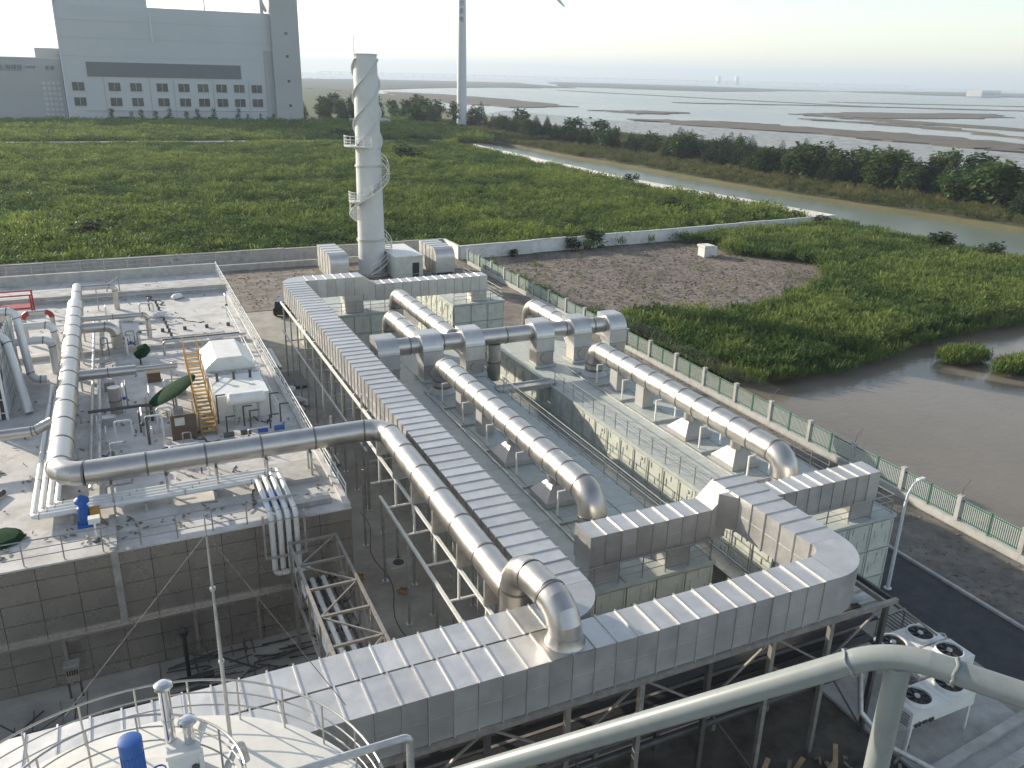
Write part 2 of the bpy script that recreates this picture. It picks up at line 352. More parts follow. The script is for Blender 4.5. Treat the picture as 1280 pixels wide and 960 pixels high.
def duct_run(parent, axis, a, b, lo, hi, z0, z1, sp=0.8, rib=0.045, m_='duct', seam=True):
    """rectangular sheet duct along axis ('x' or 'y') from a to b; lo..hi on the other axis; each section is a part"""
    k = max(1, round(abs(b-a)/sp)); sl = (b-a)/k; w = hi-lo; h = z1-z0; L = abs(sl)-0.004
    key = ('d', axis, round(L, 3), round(w, 3), round(h, 3), rib, m_)
    if key not in SEC_CACHE:
        mb = MB()
        if axis == 'x':
            mb.box(-L/2+0.05, -w/2, -h/2, L/2, w/2, h/2); mb.box(-L/2, -w/2-rib, -h/2-rib, -L/2+0.05, w/2+rib, h/2+rib)
            if seam: mb.box(-L/2+0.05, -w/2-0.008, -0.012, L/2-0.002, w/2+0.008, 0.012)
        else:
            mb.box(-w/2, -L/2, -h/2, w/2, L/2-0.05, h/2); mb.box(-w/2-rib, L/2-0.05, -h/2-rib, w/2+rib, L/2, h/2+rib)
            if seam: mb.box(-w/2-0.008, -L/2+0.002, -0.012, w/2+0.008, L/2-0.05, 0.012)
        SEC_CACHE[key] = mb.mesh('duct_section', m_, center=False)[0]
    for i in range(k):
        c = a+sl*(i+0.5); o = (lo+hi)/2
        q = [random.uniform(-0.006, 0.006) for _ in range(3)]; e = random.uniform(-0.004, 0.004)
        link('duct_section', SEC_CACHE[key], parent, (c, o, (z0+z1)/2+e) if axis == 'x' else (o, c, (z0+z1)/2+e), (q[0], q[1], q[2]*0.3))
def railing(name, label, pts, h=1.05, sp=1.3, r=0.03, rails=(0.36, 0.70, 1.05), m_='rail', group=None, kick=False):
    t = T(name, label, 'railing', pts[0], group)
    pm = MB().tube([(0, 0, 0), (0, 0, h)], r, 6).mesh('post', m_, center=False)[0]
    for a, b in zip(pts[:-1], pts[1:]):
        a = Vector(a); b = Vector(b); k = max(1, round((b-a).length/sp))
        for i in range(k+1):
            if i == 0 and a != Vector(pts[0]): continue
            link('post', pm, t, a+(b-a)*i/k)
        for z in rails: add('rail', MB().tube([a+Vector((0, 0, z)), b+Vector((0, 0, z))], r*(1.0 if z == rails[-1] else 0.7), 6), m_, t)
        if kick: add('kick_plate', MB().beam(a+Vector((0, 0, 0.08)), b+Vector((0, 0, 0.08)), 0.01, 0.12), m_, t)
    return t

# ------------------------------------------------------------------ scatter (for uncountable plants only)
def scatter(name, label, cat, variants, m_, P, rz, sc, tint, vi):
    V = []; Fc = []; var = []
    for k, mb in enumerate(variants):
        b = len(V); V += mb.v; Fc += [tuple(b+i for i in f) for f in mb.f]; var += [k]*len(mb.v)
    nv = len(V); n = len(P)
    me = bpy.data.meshes.new(name); me.from_pydata(V+[tuple(p) for p in P], [], Fc)
    me.materials.append(M[m_])
    def attr(nm, ty, field, base, arr, w=1):
        a = me.attributes.new(nm, ty, 'POINT'); full = np.concatenate([base, arr]).astype(float)
        a.data.foreach_set(field, full.ravel())
    a = me.attributes.new('var', 'INT', 'POINT'); a.data.foreach_set('value', np.array(var+[-1]*n, dtype=np.int32))
    a = me.attributes.new('vi', 'INT', 'POINT'); a.data.foreach_set('value', np.concatenate([np.zeros(nv), vi]).astype(np.int32))
    attr('rz', 'FLOAT', 'value', np.zeros(nv), rz); attr('tint', 'FLOAT', 'value', np.zeros(nv), tint)
    attr('sc', 'FLOAT_VECTOR', 'vector', np.ones((nv, 3)), sc)
    o = bpy.data.objects.new(name, me); COL.objects.link(o); props(o, label, cat, kind='stuff')
    g = bpy.data.node_groups.new(name, 'GeometryNodeTree')
    g.interface.new_socket('Geometry', in_out='INPUT', socket_type='NodeSocketGeometry'); g.interface.new_socket('Geometry', in_out='OUTPUT', socket_type='NodeSocketGeometry')
    N, L = g.nodes, g.links
    gi = N.new('NodeGroupInput'); go = N.new('NodeGroupOutput')
    def named(nm, ty):
        q = N.new('GeometryNodeInputNamedAttribute'); q.data_type = ty; q.inputs['Name'].default_value = nm; return q.outputs['Attribute']
    av = named('var', 'INT')
    def sel(k):
        c = N.new('FunctionNodeCompare'); c.data_type = 'INT'; c.operation = 'EQUAL'; L.new(av, c.inputs[2]); c.inputs[3].default_value = k
        s_ = N.new('GeometryNodeSeparateGeometry'); s_.domain = 'POINT'; L.new(gi.outputs[0], s_.inputs[0]); L.new(c.outputs[0], s_.inputs[1]); return s_.outputs[0]
    j = N.new('GeometryNodeJoinGeometry')
    for k in reversed(range(len(variants))):
        ti = N.new('GeometryNodeGeometryToInstance'); L.new(sel(k), ti.inputs[0]); L.new(ti.outputs[0], j.inputs[0])
    mp = N.new('GeometryNodeMeshToPoints'); L.new(sel(-1), mp.inputs[0])
    ip = N.new('GeometryNodeInstanceOnPoints'); L.new(mp.outputs[0], ip.inputs['Points']); L.new(j.outputs[0], ip.inputs['Instance'])
    ip.inputs['Pick Instance'].default_value = True; L.new(named('vi', 'INT'), ip.inputs['Instance Index'])
    cx = N.new('ShaderNodeCombineXYZ'); L.new(named('rz', 'FLOAT'), cx.inputs[2])
    er = N.new('FunctionNodeEulerToRotation'); L.new(cx.outputs[0], er.inputs[0]); L.new(er.outputs[0], ip.inputs['Rotation'])
    L.new(named('sc', 'FLOAT_VECTOR'), ip.inputs['Scale']); L.new(ip.outputs[0], go.inputs[0])
    md = o.modifiers.new('scatter', 'NODES'); md.node_group = g
    return o
def leaf(mb, p, d, w, l, droop=0.3):
    p = Vector(p); d = Vector(d).normalized(); a = d.cross(Vector((0, 0, 1)))
    a = a.normalized() if a.length > 1e-3 else Vector((1, 0, 0)); mid = p+d*l*0.55; tip = p+d*l+Vector((0, 0, -droop*l))
    mb.face([p, mid-a*w/2, tip, mid+a*w/2])
def clump_weed(rg, n=34, rad=0.75, h=1.5):
    mb = MB()
    for i in range(n):
        t = rg.uniform(0, 2*PI); rr = rad*math.sqrt(rg.random()); z = h*(0.25+0.75*rg.random())*(1-0.45*(rr/rad)**2)
        e = rg.uniform(0.2, 1.3); t2 = rg.uniform(0, 2*PI)
        leaf(mb, (rr*math.cos(t), rr*math.sin(t), z), (math.cos(t2)*math.cos(e), math.sin(t2)*math.cos(e), math.sin(e)), rg.uniform(0.09, 0.19), rg.uniform(0.40, 0.75), 0.25)
    return mb
def clump_reed(rg, n=30, rad=0.55, h=2.2):
    mb = MB()
    for i in range(n):
        t = rg.uniform(0, 2*PI); rr = rad*math.sqrt(rg.random()); z = h*rg.uniform(0.15, 0.7); e = rg.uniform(0.7, 1.45); t2 = rg.uniform(0, 2*PI)
        leaf(mb, (rr*math.cos(t), rr*math.sin(t), z*0.7), (math.cos(t2)*math.cos(e), math.sin(t2)*math.cos(e), math.sin(e)), rg.uniform(0.07, 0.13), rg.uniform(0.8, 1.3), 0.15)
    return mb
def inpoly(x, y, poly):
    c = np.zeros(len(x), bool); n = len(poly)
    for i in range(n):
        x0, y0 = poly[i]; x1, y1 = poly[(i+1) % n]
        cond = (y0 > y) != (y1 > y)
        c ^= cond & (x < (x1-x0)*(y-y0)/((y1-y0) if y1 != y0 else 1e-9)+x0)
    return c
_vals = RNG.random((64, 64))
def vnoise(x, y):
    xi = np.floor(x).astype(int); yi = np.floor(y).astype(int); fx = x-xi; fy = y-yi; fx = fx*fx*(3-2*fx); fy = fy*fy*(3-2*fy)
    g = lambda a, b: _vals[a % 64, b % 64]
    return (g(xi, yi)*(1-fx)+g(xi+1, yi)*fx)*(1-fy)+(g(xi, yi+1)*(1-fx)+g(xi+1, yi+1)*fx)*fy
def fbm(x, y): return 0.5*vnoise(x, y)+0.3*vnoise(x*2.1+7, y*2.1+3)+0.2*vnoise(x*4.3+1, y*4.3+9)

# ------------------------------------------------------------------ setting
def sheet(poly, z, depth=0.0):
    mb = MB()
    if depth: return mb.prism(poly, 'z', z-depth, z)
    ar = sum(poly[i][0]*poly[(i+1) % len(poly)][1]-poly[(i+1) % len(poly)][0]*poly[i][1] for i in range(len(poly)))
    return mb.face([(x, y, z) for x, y in (poly if ar > 0 else poly[::-1])])
SHORE_IN = [(164, -80), (161, 80), (156, 117), (153, 135), (149, 156), (147, 184), (145.5, 220), (142, 266), (142, 307), (138, 330)]
S('sea', sheet([(-6000, -2500), (13500, -2500), (13500, 13500), (-6000, 13500)], -1.6), 'sea', 'pale tidal water stretching to the horizon', 'water')
S('ground', sheet([(-3000, -400), (44, -400), (44, 62), (50, 54.5), (60, 54.2), (76, 58.2), (92, 59.6), (110, 60.5), (121, 61), (121.6, 118), (116, 176), (117, 283), (122, 330), (138, 330), (160, 470), (250, 700), (318, 1050), (250, 1500), (-3000, 2600)], -0.04, 3), 'ground',
  'green overgrown field ground behind the plant', 'ground')
S('canal_bank', sheet(SHORE_IN+[(160, 470), (250, 700), (232, 560), (214, 400), (238, 254), (222, 150), (212, 60), (205, -80)], -0.3, 2), 'bank', 'brown grassy bank beyond the canal under the trees', 'ground')
S('canal', sheet([(112, -80), (168, -80), (160, 480), (112, 480)], -1.2), 'canal', 'greenish canal between the white wall and the tree belt', 'water')
S('pond', sheet([(43.7, -80), (121, -80), (121, 92), (43.7, 92)], -0.55), 'pond', 'muddy brown pond beside the green fence', 'water')
S('tidal_flat', sheet([(205, -60), (214, 60), (224, 150), (240, 254), (216, 400), (236, 560), (290, 640), (300, 520), (322, 440), (345, 380), (350, 300), (355, 240), (340, 150), (320, -60)], -1.35), 'flat', 'wet pebbly tidal flat along the shore', 'mudflat')
S('plant_yard', sheet([(-60, -30), (33.4, -30), (33.4, 92), (9, 92), (9, 92.2), (-60, 92.2)], 0.0), 'concrete', 'stained concrete yard of the plant', 'yard')
S('gravel_yard', sheet([(-60, 92.2), (33.4, 92.2), (33.4, 60), (43.3, 60), (43.3, 110.4), (43.3, 116.7), (-60, 116.7)], 0.004), 'gravel', 'brown gravel yard in front of the boundary wall', 'yard')
S('works_yard', sheet([(3.5, 2), (25.2, 2), (25.2, 21.5), (3.5, 21.5)], 0.004), 'shaded_dirt', 'muddy work yard under the front rack, darkened to carry shade', 'yard')  # muddy soil toned extra dark to stand in for shade under the ducts
S('road', sheet([(33.4, -30), (37.7, -30), (37.7, 60), (33.4, 60)], 0.0), 'asphalt', 'dark asphalt road between the tanks and the verge', 'road')
S('verge', sheet([(37.9, -30), (43.3, -30), (43.3, 60), (37.9, 60)], 0.03), 'soil', 'rough grey soil verge beside the fence', 'verge')
kt = T('kerb', 'long pale concrete kerb between road and soil verge', 'kerb', (37.8, -20, 0), kind='structure')
km = MB().box(-0.1, -0.985, 0, 0.1, 0.985, 0.13).mesh('kerb_stone', 'kerb', center=False)[0]
for i in range(38): link('kerb_stone', km, kt, (37.8, -14+2*i, 0))
DIRT = [(44.5, 72), (52, 74.5), (64, 71.5), (76, 76.5), (86, 82), (92, 91), (88, 97), (84, 101), (86, 108), (80, 112.5), (62, 111.4), (44.5, 110.2)]
S('bare_plot', sheet(DIRT, 0.0), 'dirt', 'patch of cleared brown soil outside the fence', 'ground')
FIELD_TRACK = S('field_track', sheet([(-60, 312), (116, 303), (116, 307), (-60, 316)], 1.75, 1.7), 'concrete', 'narrow pale track crossing the green field', 'track')
mudlist = [
 ('long brown reed bank in the tidal water behind the chimney', [(372, 1258), (413, 1155), (434, 937), (405, 730), (323, 698), (304, 804), (299, 973)]),
 ('tan grassy mud bank nearest the tidal flat', [(330, 516), (385, 488), (405, 425), (419, 351), (415, 283), (365, 250), (355, 311), (353, 382), (325, 443)]),
 ('pointed brown mud spit out in the water', [(550, 603), (664, 645), (852, 629), (780, 560), (708, 530), (572, 537)]),
 ('thin brown mud strip running right across the water', [(555, 589), (575, 501), (575, 360), (553, 345), (525, 468)]),
 ('low dark mud strip between the spit and the far shore', [(640, 900), (800, 860), (1000, 760), (1180, 640), (1170, 620), (980, 730), (790, 835), (640, 880)]),
 ('faint dark mud strip at the right, far out', [(1000, 1000), (1300, 900), (1560, 760), (1540, 735), (1290, 870), (1000, 975)]),
 ('narrow brown mud strip right behind the tidal flat', [(470, 300), (520, 420), (500, 520), (490, 520), (500, 420), (455, 300)]),
 ('small dark islet in the middle of the water', [(377, 659), (424, 649), (455, 623), (430, 604), (385, 589)]),
]
def wobble(poly, amp, seed, k=7):
    out = []; rg = random.Random(seed)
    for i in range(len(poly)):
        a = Vector(poly[i]); b = Vector(poly[(i+1) % len(poly)])
        for j in range(k):
            p = a+(b-a)*j/k; q = amp*(0.3 if j == 0 else 1)
            out.append((p.x+rg.uniform(-q, q), p.y+rg.uniform(-q, q)))
    return out
for i, (lb, p) in enumerate(mudlist): S('mud_bank', sheet(wobble(p, 9, i), -1.1, 0.8), 'mud', lb, 'mud bank')
S('far_shore', sheet(wobble([(250, 1500), (318, 1250), (640, 1700), (1100, 2000), (1500, 3200), (900, 3300), (628, 3080), (-2500, 3400), (-2500, 1500)], 25, 9), -0.9, 1), 'mudfar', 'hazy dark marsh shore behind the chimney', 'shore')
S('far_shore', sheet(wobble([(1191, 2248), (1374, 1800), (2375, 2398), (2590, 3556), (2209, 4300)], 40, 10), -0.9, 1), 'mudfar', 'long dark hazy marsh island near the horizon', 'shore')
S('far_shore', sheet(wobble([(2375, 2398), (2200, 1800), (2500, 1750), (4500, 2600), (4200, 3200)], 40, 12), -0.9, 1), 'mudfar', 'low far shore carrying the white building', 'shore')
S('far_dyke', sheet(wobble([(842, 1600), (850, 1067), (875, 790), (890, 790), (868, 1067), (866, 1600)], 4, 13), -1.0, 0.9), 'mudfar', 'thin dark dyke line across the tidal water', 'dyke')

# ---- vegetation
rg = random.Random(5)
weeds = [clump_weed(rg, 72, 0.95, 1.7) for _ in range(4)]
reeds = [clump_reed(rg, 40, 0.65, 2.2) for _ in range(4)]
def grow(name, label, cat, poly, dens, variants, m_, smin, smax, nsc, zbase=-0.05, holes=(), tb=0.0, hvar=0.5, thin=None):
    xs = [p[0] for p in poly]; ys = [p[1] for p in poly]; A = (max(xs)-min(xs))*(max(ys)-min(ys)); n = int(A*dens)
    x = RNG.uniform(min(xs), max(xs), n); y = RNG.uniform(min(ys), max(ys), n)
    k = inpoly(x, y, poly)
    for h in holes: k &= ~inpoly(x, y, h)
    k &= (x > -0.17*y-22)                      # nothing grows where the photograph cannot look
    if thin is not None: k &= RNG.random(n) < thin(x, y)
    x = x[k]; y = y[k]; n = len(x); q = fbm(x/nsc, y/nsc); q2 = fbm(x/(nsc*0.3)+20, y/(nsc*0.3)+50)
    s = smin+(smax-smin)*np.clip(RNG.random(n)*0.6+q2*0.55-0.1, 0, 1); hz = s*(1-hvar/2+hvar*q)
    tint = np.clip((q-0.5)*1.6+(q2-0.5)*0.9+0.40+RNG.normal(0, 0.24, n)+tb, 0, 1)
    return scatter(name, label, cat, variants, m_, np.stack([x, y, np.full(n, zbase)], 1), RNG.uniform(0, 6.28, n), np.stack([s, s, hz], 1), tint, RNG.integers(0, len(variants), n))
grow('field_weeds', 'dense green weeds filling the field behind the wall', 'weeds', [(-80, 118.2), (43, 118.2), (45, 112.2), (117.6, 118.0), (111.6, 176), (113.2, 283), (114, 302), (-80, 311)], 1.0, weeds, 'lfield', 0.7, 1.8, 14, hvar=0.9)
grow('far_weeds', 'pale green weeds between the field track and the big building', 'weeds', [(-110, 318), (135, 308), (136, 332), (158, 470), (120, 424), (-110, 424)], 0.30, weeds, 'lfield', 1.4, 2.6, 22, tb=0.15)
REED = [(44.3, 62.5), (50, 55.0), (60, 54.7), (76, 58.7), (92, 60.1), (110, 61), (120.4, 61.5), (121, 115), (44.3, 109.5)]
def dirt_thin(x, y): return np.ones(len(x))
grow('reed_bed', 'tall green reeds and weeds between bare plot and pond', 'reeds', REED, 2.2, reeds+weeds[:2], 'lreed', 0.75, 1.25, 9, holes=[wobble(DIRT, 1.2, 4, 9)], tb=-0.02)
grow('shore_reeds', 'reeds standing in the water along the pond edge', 'reeds', [(44.2, 63.5), (44.2, 60.5), (49.6, 53.4), (60, 53.3), (76, 57.2), (92, 58.6), (110, 59.5), (120.4, 60), (120.4, 62), (110, 61.4), (92, 60.6), (76, 59.2), (60, 55.6), (50.3, 56)], 3.2, reeds, 'lreed', 0.6, 1.0, 6, zbase=-0.55, tb=-0.12)
grow('plot_tufts', 'sparse tufts of grass on the bare plot', 'grass', DIRT, 0.05, weeds, 'lreed', 0.25, 0.5, 6, tb=0.1)
grow('bank_grass', 'rough olive and straw grass on the canal bank', 'grass', [(162, 70), (156.5, 117), (153.5, 135), (149.5, 156), (147.4, 184), (146, 220), (142.5, 266), (142.5, 307), (138.5, 330), (160, 470), (214, 400), (236, 254), (220, 150), (212, 70)], 0.5, weeds+reeds[:1], 'lbank', 0.6, 1.3, 10, zbase=-0.32, tb=0.05)
for i, (cx, cy, rx, ry, lb) in enumerate([(74, 52.2, 3.0, 1.6, 'small round reed islet in the pond, left of the two'), (76.5, 48.0, 3.4, 1.5, 'reed islet in the pond at the right edge of the picture')]):
    n = 150; a = RNG.uniform(0, 6.28, n); r = np.sqrt(RNG.random(n)); s = (0.75+0.3*RNG.random(n))*(1.05-0.35*r**2)
    scatter('reed_islet', lb, 'reeds', reeds, 'lreed', np.stack([cx+rx*r*np.cos(a), cy+ry*r*np.sin(a), np.full(n, -0.6)], 1), a*3, np.stack([s, s, s*0.95], 1), np.clip(RNG.normal(0.55, 0.2, n), 0, 1), RNG.integers(0, 4, n))

def crown_mesh(name, rg, kind, m_):
    mb = MB(); cl = []
    if kind == 'con':
        for i in range(72):
            z = 0.08+0.92*(i/72); R = 0.25*(1-z)**0.85+0.008; t = i*2.4; cl.append((R*math.cos(t), R*math.sin(t), z, 0.085*(1.12-z)))
    elif kind == 'broad':
        for i in range(26):
            t = rg.uniform(0, 2*PI); z = rg.uniform(0.25, 0.95); R = 0.36*math.sqrt(max(0.02, 1-((z-0.58)/0.44)**2))*rg.uniform(0.45, 1.0)
            cl.append((R*math.cos(t), R*math.sin(t), z, rg.uniform(0.09, 0.15)))
    elif kind == 'thin':
        for i in range(20):
            t = rg.uniform(0, 2*PI); z = rg.uniform(0.2, 1.0); R = 0.22*rg.uniform(0.2, 1.0)*(1.1-0.7*z); cl.append((R*math.cos(t), R*math.sin(t), z, rg.uniform(0.05, 0.09)))
    else:
        for i in range(24):
            t = rg.uniform(0, 2*PI); z = rg.uniform(0.05, 0.85); R = 0.52*math.sqrt(max(0.02, 1-z*z))*rg.uniform(0.3, 1.0); cl.append((R*math.cos(t), R*math.sin(t), z, rg.uniform(0.10, 0.18)))
    for (x, y, z, r) in cl:
        for j in range(22):
            d = Vector((rg.gauss(0, 1), rg.gauss(0, 1), rg.gauss(0, 1)*0.8)).normalized()
            p = Vector((x, y, z))+d*r*rg.uniform(0.3, 1.0); e = Vector((d.x+rg.uniform(-.6, .6), d.y+rg.uniform(-.6, .6), d.z*0.6+rg.uniform(-.3, .5)))
            leaf(mb, p, e, r*rg.uniform(0.6, 1.05), r*rg.uniform(0.7, 1.25), 0.3)
    return mb.mesh(name, m_, center=False)[0]
CR = {'con': [crown_mesh('crown', rg, 'con', 'lcon') for _ in range(4)], 'broad': [crown_mesh('crown', rg, 'broad', 'lbroad') for _ in range(5)],
      'thin': [crown_mesh('crown', rg, 'thin', 'lbroad') for _ in range(2)], 'bush': [crown_mesh('crown', rg, 'bush', 'lbush') for _ in range(4)]}
trunk_me = {}
for k in ('con', 'broad', 'thin', 'bush'):
    mb = MB(); mb.tube([(0, 0, -0.02), (0.01, 0, 0.25), (-0.01, 0.01, 0.55), (0, 0, 0.88)], [0.022, 0.018, 0.012, 0.004], 6)
    for i in range(6):
        t = i*1.9; z = 0.3+0.08*i; mb.tube([(0, 0, z), (0.2*math.cos(t), 0.2*math.sin(t), z+0.14)], [0.009, 0.003], 4)
    trunk_me[k] = mb.mesh('trunk', 'bark', center=False)[0]
def tree(name, kind, x, y, z, h, label, group, wide=1.0):
    t = T(name, label, 'bush' if kind == 'bush' else 'tree', (x, y, z), group); t.rotation_euler = (0, 0, rg.uniform(0, 6.28))
    t.scale = (h*wide, h*wide, h)
    for nm, me in (('crown', rg.choice(CR[kind])), ('trunk', trunk_me[kind])):
        o = bpy.data.objects.new(nm, me); COL.objects.link(o); o.parent = t
    return t
LBL = {'con': ('dark_conifer', 'dark conical conifer in the belt beyond the canal', 'conifers in the canal tree belt'),
       'broad': ('broadleaf_tree', 'bushy green broadleaf tree in the belt beyond the canal', 'broadleaf trees in the canal belt'),
       'thin': ('bare_tree', 'thin half-bare tree standing in the canal belt', 'thin trees in the canal belt')}
ctr = [(176, 96), (168, 114), (172, 135), (171, 160), (168, 184), (168, 210), (168, 240), (166, 270), (163, 300), (162, 330), (166, 360), (170, 390)]
for i in range(215):
    u = rg.random(); y = 98+u*295 if i % 3 else 98+u*150
    x0 = np.interp(y, [c[1] for c in ctr], [c[0] for c in ctr]); dx = abs(rg.gauss(0, 1))*11*(1 if y < 260 else 0.7)
    x = x0+min(dx, 28)
    k = rg.choices(['con', 'broad', 'thin'], [5, 4 if y < 190 else 1.5, 1.0])[0]
    if 205 < y < 225 and dx < 3: k = 'con'
    h = rg.uniform(5.5, 9.5)*(0.85 if dx < 4 else 1.08)
    if k == 'thin': h *= 1.1
    nm, lb, gp = LBL[k]; tree(nm, k, x, y, -0.3, h, lb, gp, wide=rg.uniform(0.95, 1.25) if k != 'broad' else rg.uniform(1.0, 1.35))
for i in range(56):                                   # trees near the turbine and behind the chimney
    x = rg.uniform(92, 176); y = 430+abs(rg.gauss(0, 1))*70+(x-92)*0.25
    if x > 140: y = rg.uniform(400, 520)
    k = rg.choices(['con', 'broad', 'thin'], [3, 4, 2])[0]
    nm = LBL[k][0]; tree(nm, k, x, y, -0.1, rg.uniform(8, 13), {'con': 'dark conifer in the hazy grove behind the chimney', 'broad': 'rounded tree in the hazy grove behind the chimney', 'thin': 'thin pale tree in the hazy grove behind the chimney'}[k], 'trees in the grove behind the chimney')
for x, y, h, w, lb in [(-5.1, 137.5, 4.2, 1.25, 'big dark round bush in the field above the left roof'), (78, 241, 6.0, 1.5, 'large pale bush in the field right of the chimney'), (66.5, 112.0, 3.8, 1.0, 'dark bush growing against the white wall'),
                       (62.3, 111.2, 2.5, 1.1, 'low dark bush left of the wall bush'), (52, 110.4, 1.3, 1.2, 'small bush at the foot of the white wall'), (113.5, 119.5, 3.0, 1.3, 'bush behind the wall corner by the canal'),
                       (106, 121, 3.4, 1.3, 'bright rounded bush inside the wall near the canal'), (96, 132, 4.5, 1.1, 'bush standing out of the field near the canal wall'), (117, 115, 2.6, 1.6, 'dark bush spilling over the end of the wall'),
                       (112, 112, 2.2, 1.8, 'low bush below the end of the wall'), (119, 92, 3.8, 1.3, 'leafy bush on the near bank of the canal'), (118.5, 83, 3.4, 1.4, 'bush above the reeds near the right edge'), (45.8, 66, 2.6, 1.3, 'dark bush pressed against the fence'),
                       (115.0, 178, 3.4, 1.5, 'dark bush overgrowing the white canal wall'), (24, 160, 2.2, 1.5, 'dark low bush in the middle of the field'), (82, 330, 5, 2.2, 'dark thicket at the end of the field track'), (104, 305, 4.5, 2.0, 'dark thicket beside the start of the canal'),
                       (30, 320, 4.0, 1.8, 'lone bush on the field track')]:
    tree('bush', 'bush', x, y, -0.05, h, lb, None, w)

grow('field_reeds', 'taller yellow green stalks in patches of the field', 'reeds', [(-80, 118.2), (43, 118.2), (45, 112.4), (117, 118.2), (111, 176), (112.6, 283), (113, 300), (-80, 308)], 0.42, reeds, 'lreed', 0.8, 1.35, 11, tb=0.25, thin=lambda x, y: np.clip((fbm(x/19+40, y/19+11)-0.47)*6, 0.03, 1))
def clod(rg):
    return MB().lathe([(0.02, -0.05), (0.22+0.08*rg.random(), 0.0), (0.17+0.1*rg.random(), 0.10), (0.03, 0.16+0.06*rg.random())], (0, 0, 0), 6, smooth=False)
clods = [clod(rg) for _ in range(4)]
def strew(name, label, poly, n, smin, smax, z, m_, cat='clods'):
    x = RNG.uniform(min(q[0] for q in poly), max(q[0] for q in poly), n); y = RNG.uniform(min(q[1] for q in poly), max(q[1] for q in poly), n)
    k = inpoly(x, y, poly) & (RNG.random(n) < np.clip(0.25+1.6*(fbm(x/6, y/6)-0.35), 0.05, 1)); x, y = x[k], y[k]; n = len(x); s_ = smin+(smax-smin)*RNG.random(n)**2
    return scatter(name, label, cat, clods, m_, np.stack([x, y, np.full(n, z)], 1), RNG.uniform(0, 6.28, n), np.stack([s_, s_*RNG.uniform(0.6, 1.5, n), s_], 1), RNG.random(n), RNG.integers(0, 4, n))
strew('soil_clods', 'turned clods of soil on the bare plot', DIRT, 16000, 0.18, 0.75, 0.0, 'dirt')
strew('verge_clods', 'loose stones and soil along the fence verge', [(38, 5), (43.2, 5), (43.2, 60), (38, 60)], 3600, 0.10, 0.45, 0.03, 'soil')
strew('gravel_clods', 'loose rubble on the gravel yard', [(8.5, 93), (43, 93), (43, 110), (8.5, 116)], 5200, 0.12, 0.6, 0.0, 'gravel')

# ---- boundary wall and canal wall
def block_wall(name, label, a, b, h, th, seg, z=0.0, m_='wallw', cap=True):
    t = T(name, label, 'wall', (a[0], a[1], z)); a = Vector(a); b = Vector(b); L = (b-a).length; k = round(L/seg); d = (b-a).normalized()
    ang = math.atan2(d.y, d.x); sl = L/k
    me = MB().box(-sl/2+0.01, -th/2, 0, sl/2-0.01, th/2, h-0.12).mesh('wall_panel', m_, center=False)[0]
    mc = MB().box(-sl/2+0.01, -th/2-0.05, h-0.12, sl/2-0.01, th/2+0.05, h).mesh('coping', m_, center=False)[0]
    for i in range(k):
        p = a+d*sl*(i+0.5); zz = z+random.uniform(-0.05, 0.05)
        o = link('wall_panel', me, t, (p.x, p.y, zz), (0, 0, ang)); 
        if cap: link('coping', mc, t, (p.x, p.y, zz+0.002), (0, 0, ang))
    return t
block_wall('boundary_wall', 'long grey rendered boundary wall behind the plant and field', (-62, 117), (43.3, 117), 1.9, 0.28, 6.0, m_='slab')
block_wall('boundary_wall', 'whitewashed wall behind the bare brown plot', (43.6, 110.6), (121.4, 117.0), 2.0, 0.28, 6.2)
block_wall('boundary_wall', 'short return wall joining the grey and the white wall', (43.45, 116.8), (43.45, 110.8), 1.95, 0.28, 3.0)
block_wall('canal_wall', 'low white wall along the near part of the canal', (121.2, 117.6), (114.8, 176), 2.0, 0.3, 6.0)
block_wall('canal_wall', 'low white wall along the far part of the canal', (114.8, 176.3), (116.5, 283), 2.0, 0.3, 6.0)

# ---- fence
ft = T('fence', 'green and pale picket fence with concrete posts along pond and plot', 'fence', (43.5, 5, 0))
base_me = MB().box(-0.14, -2.065, 0, 0.14, 2.065, 0.5).mesh('base_wall', 'conc_post', center=False)[0]
post_me = MB().box(-0.15, -0.13, 0.5, 0.15, 0.13, 2.05).box(-0.18, -0.16, 2.05, 0.18, 0.16, 2.12).mesh('post', 'conc_post', center=False)[0]
mid_me = MB().box(-0.04, -0.04, 0.5, 0.04, 0.04, 1.95).mesh('green_post', 'green', center=False)[0]
rail_me = MB().box(-0.025, -1.92, -0.03, 0.025, 1.92, 0.03).mesh('rail', 'green', center=False)[0]
pick_me = MB().box(-0.012, -0.022, 0.6, 0.012, 0.022, 1.9).mesh('picket', 'picket', center=False)[0]
pole_me = MB().tube([(0, 0, 2.1), (0.05, 0, 2.6), (0.5, 0, 3.05)], 0.02, 5).mesh('wire_pole', 'dark', center=False)[0]
rest = MB(); npk = 0
for i in range(26):
    y = 3.95+4.14*i
    link('post', post_me, ft, (43.5, y, 0))
    if i == 25: break
    yc = y+2.07; link('base_wall', base_me, ft, (43.5, yc, 0)); link('green_post', mid_me, ft, (43.5, yc, 0))
    for z in (0.68, 1.82): link('rail', rail_me, ft, (43.5, yc, z))
    for j in range(30):
        yy = y+0.22+j*(3.70/29)
        if abs(yy-yc) < 0.06: continue
        if 4 <= i <= 13 and npk < 296: link('picket', pick_me, ft, (43.5, yy, 0)); npk += 1
        else: rest.box(43.488, yy-0.022, 0.6, 43.512, yy+0.022, 1.9)
    if i % 2 == 0: link('wire_pole', pole_me, ft, (43.5, y, 0))
add('picket_rows', rest, 'picket', ft, kind='stuff')
for k in range(9):
    u = k/8; x = 43.52+0.5*max(0, u*1.3-0.3); z = 2.2+u*0.85
    add('wire', MB().beam((x, 3.95, z), (x, 107.4, z), 0.0075), 'wire', ft)
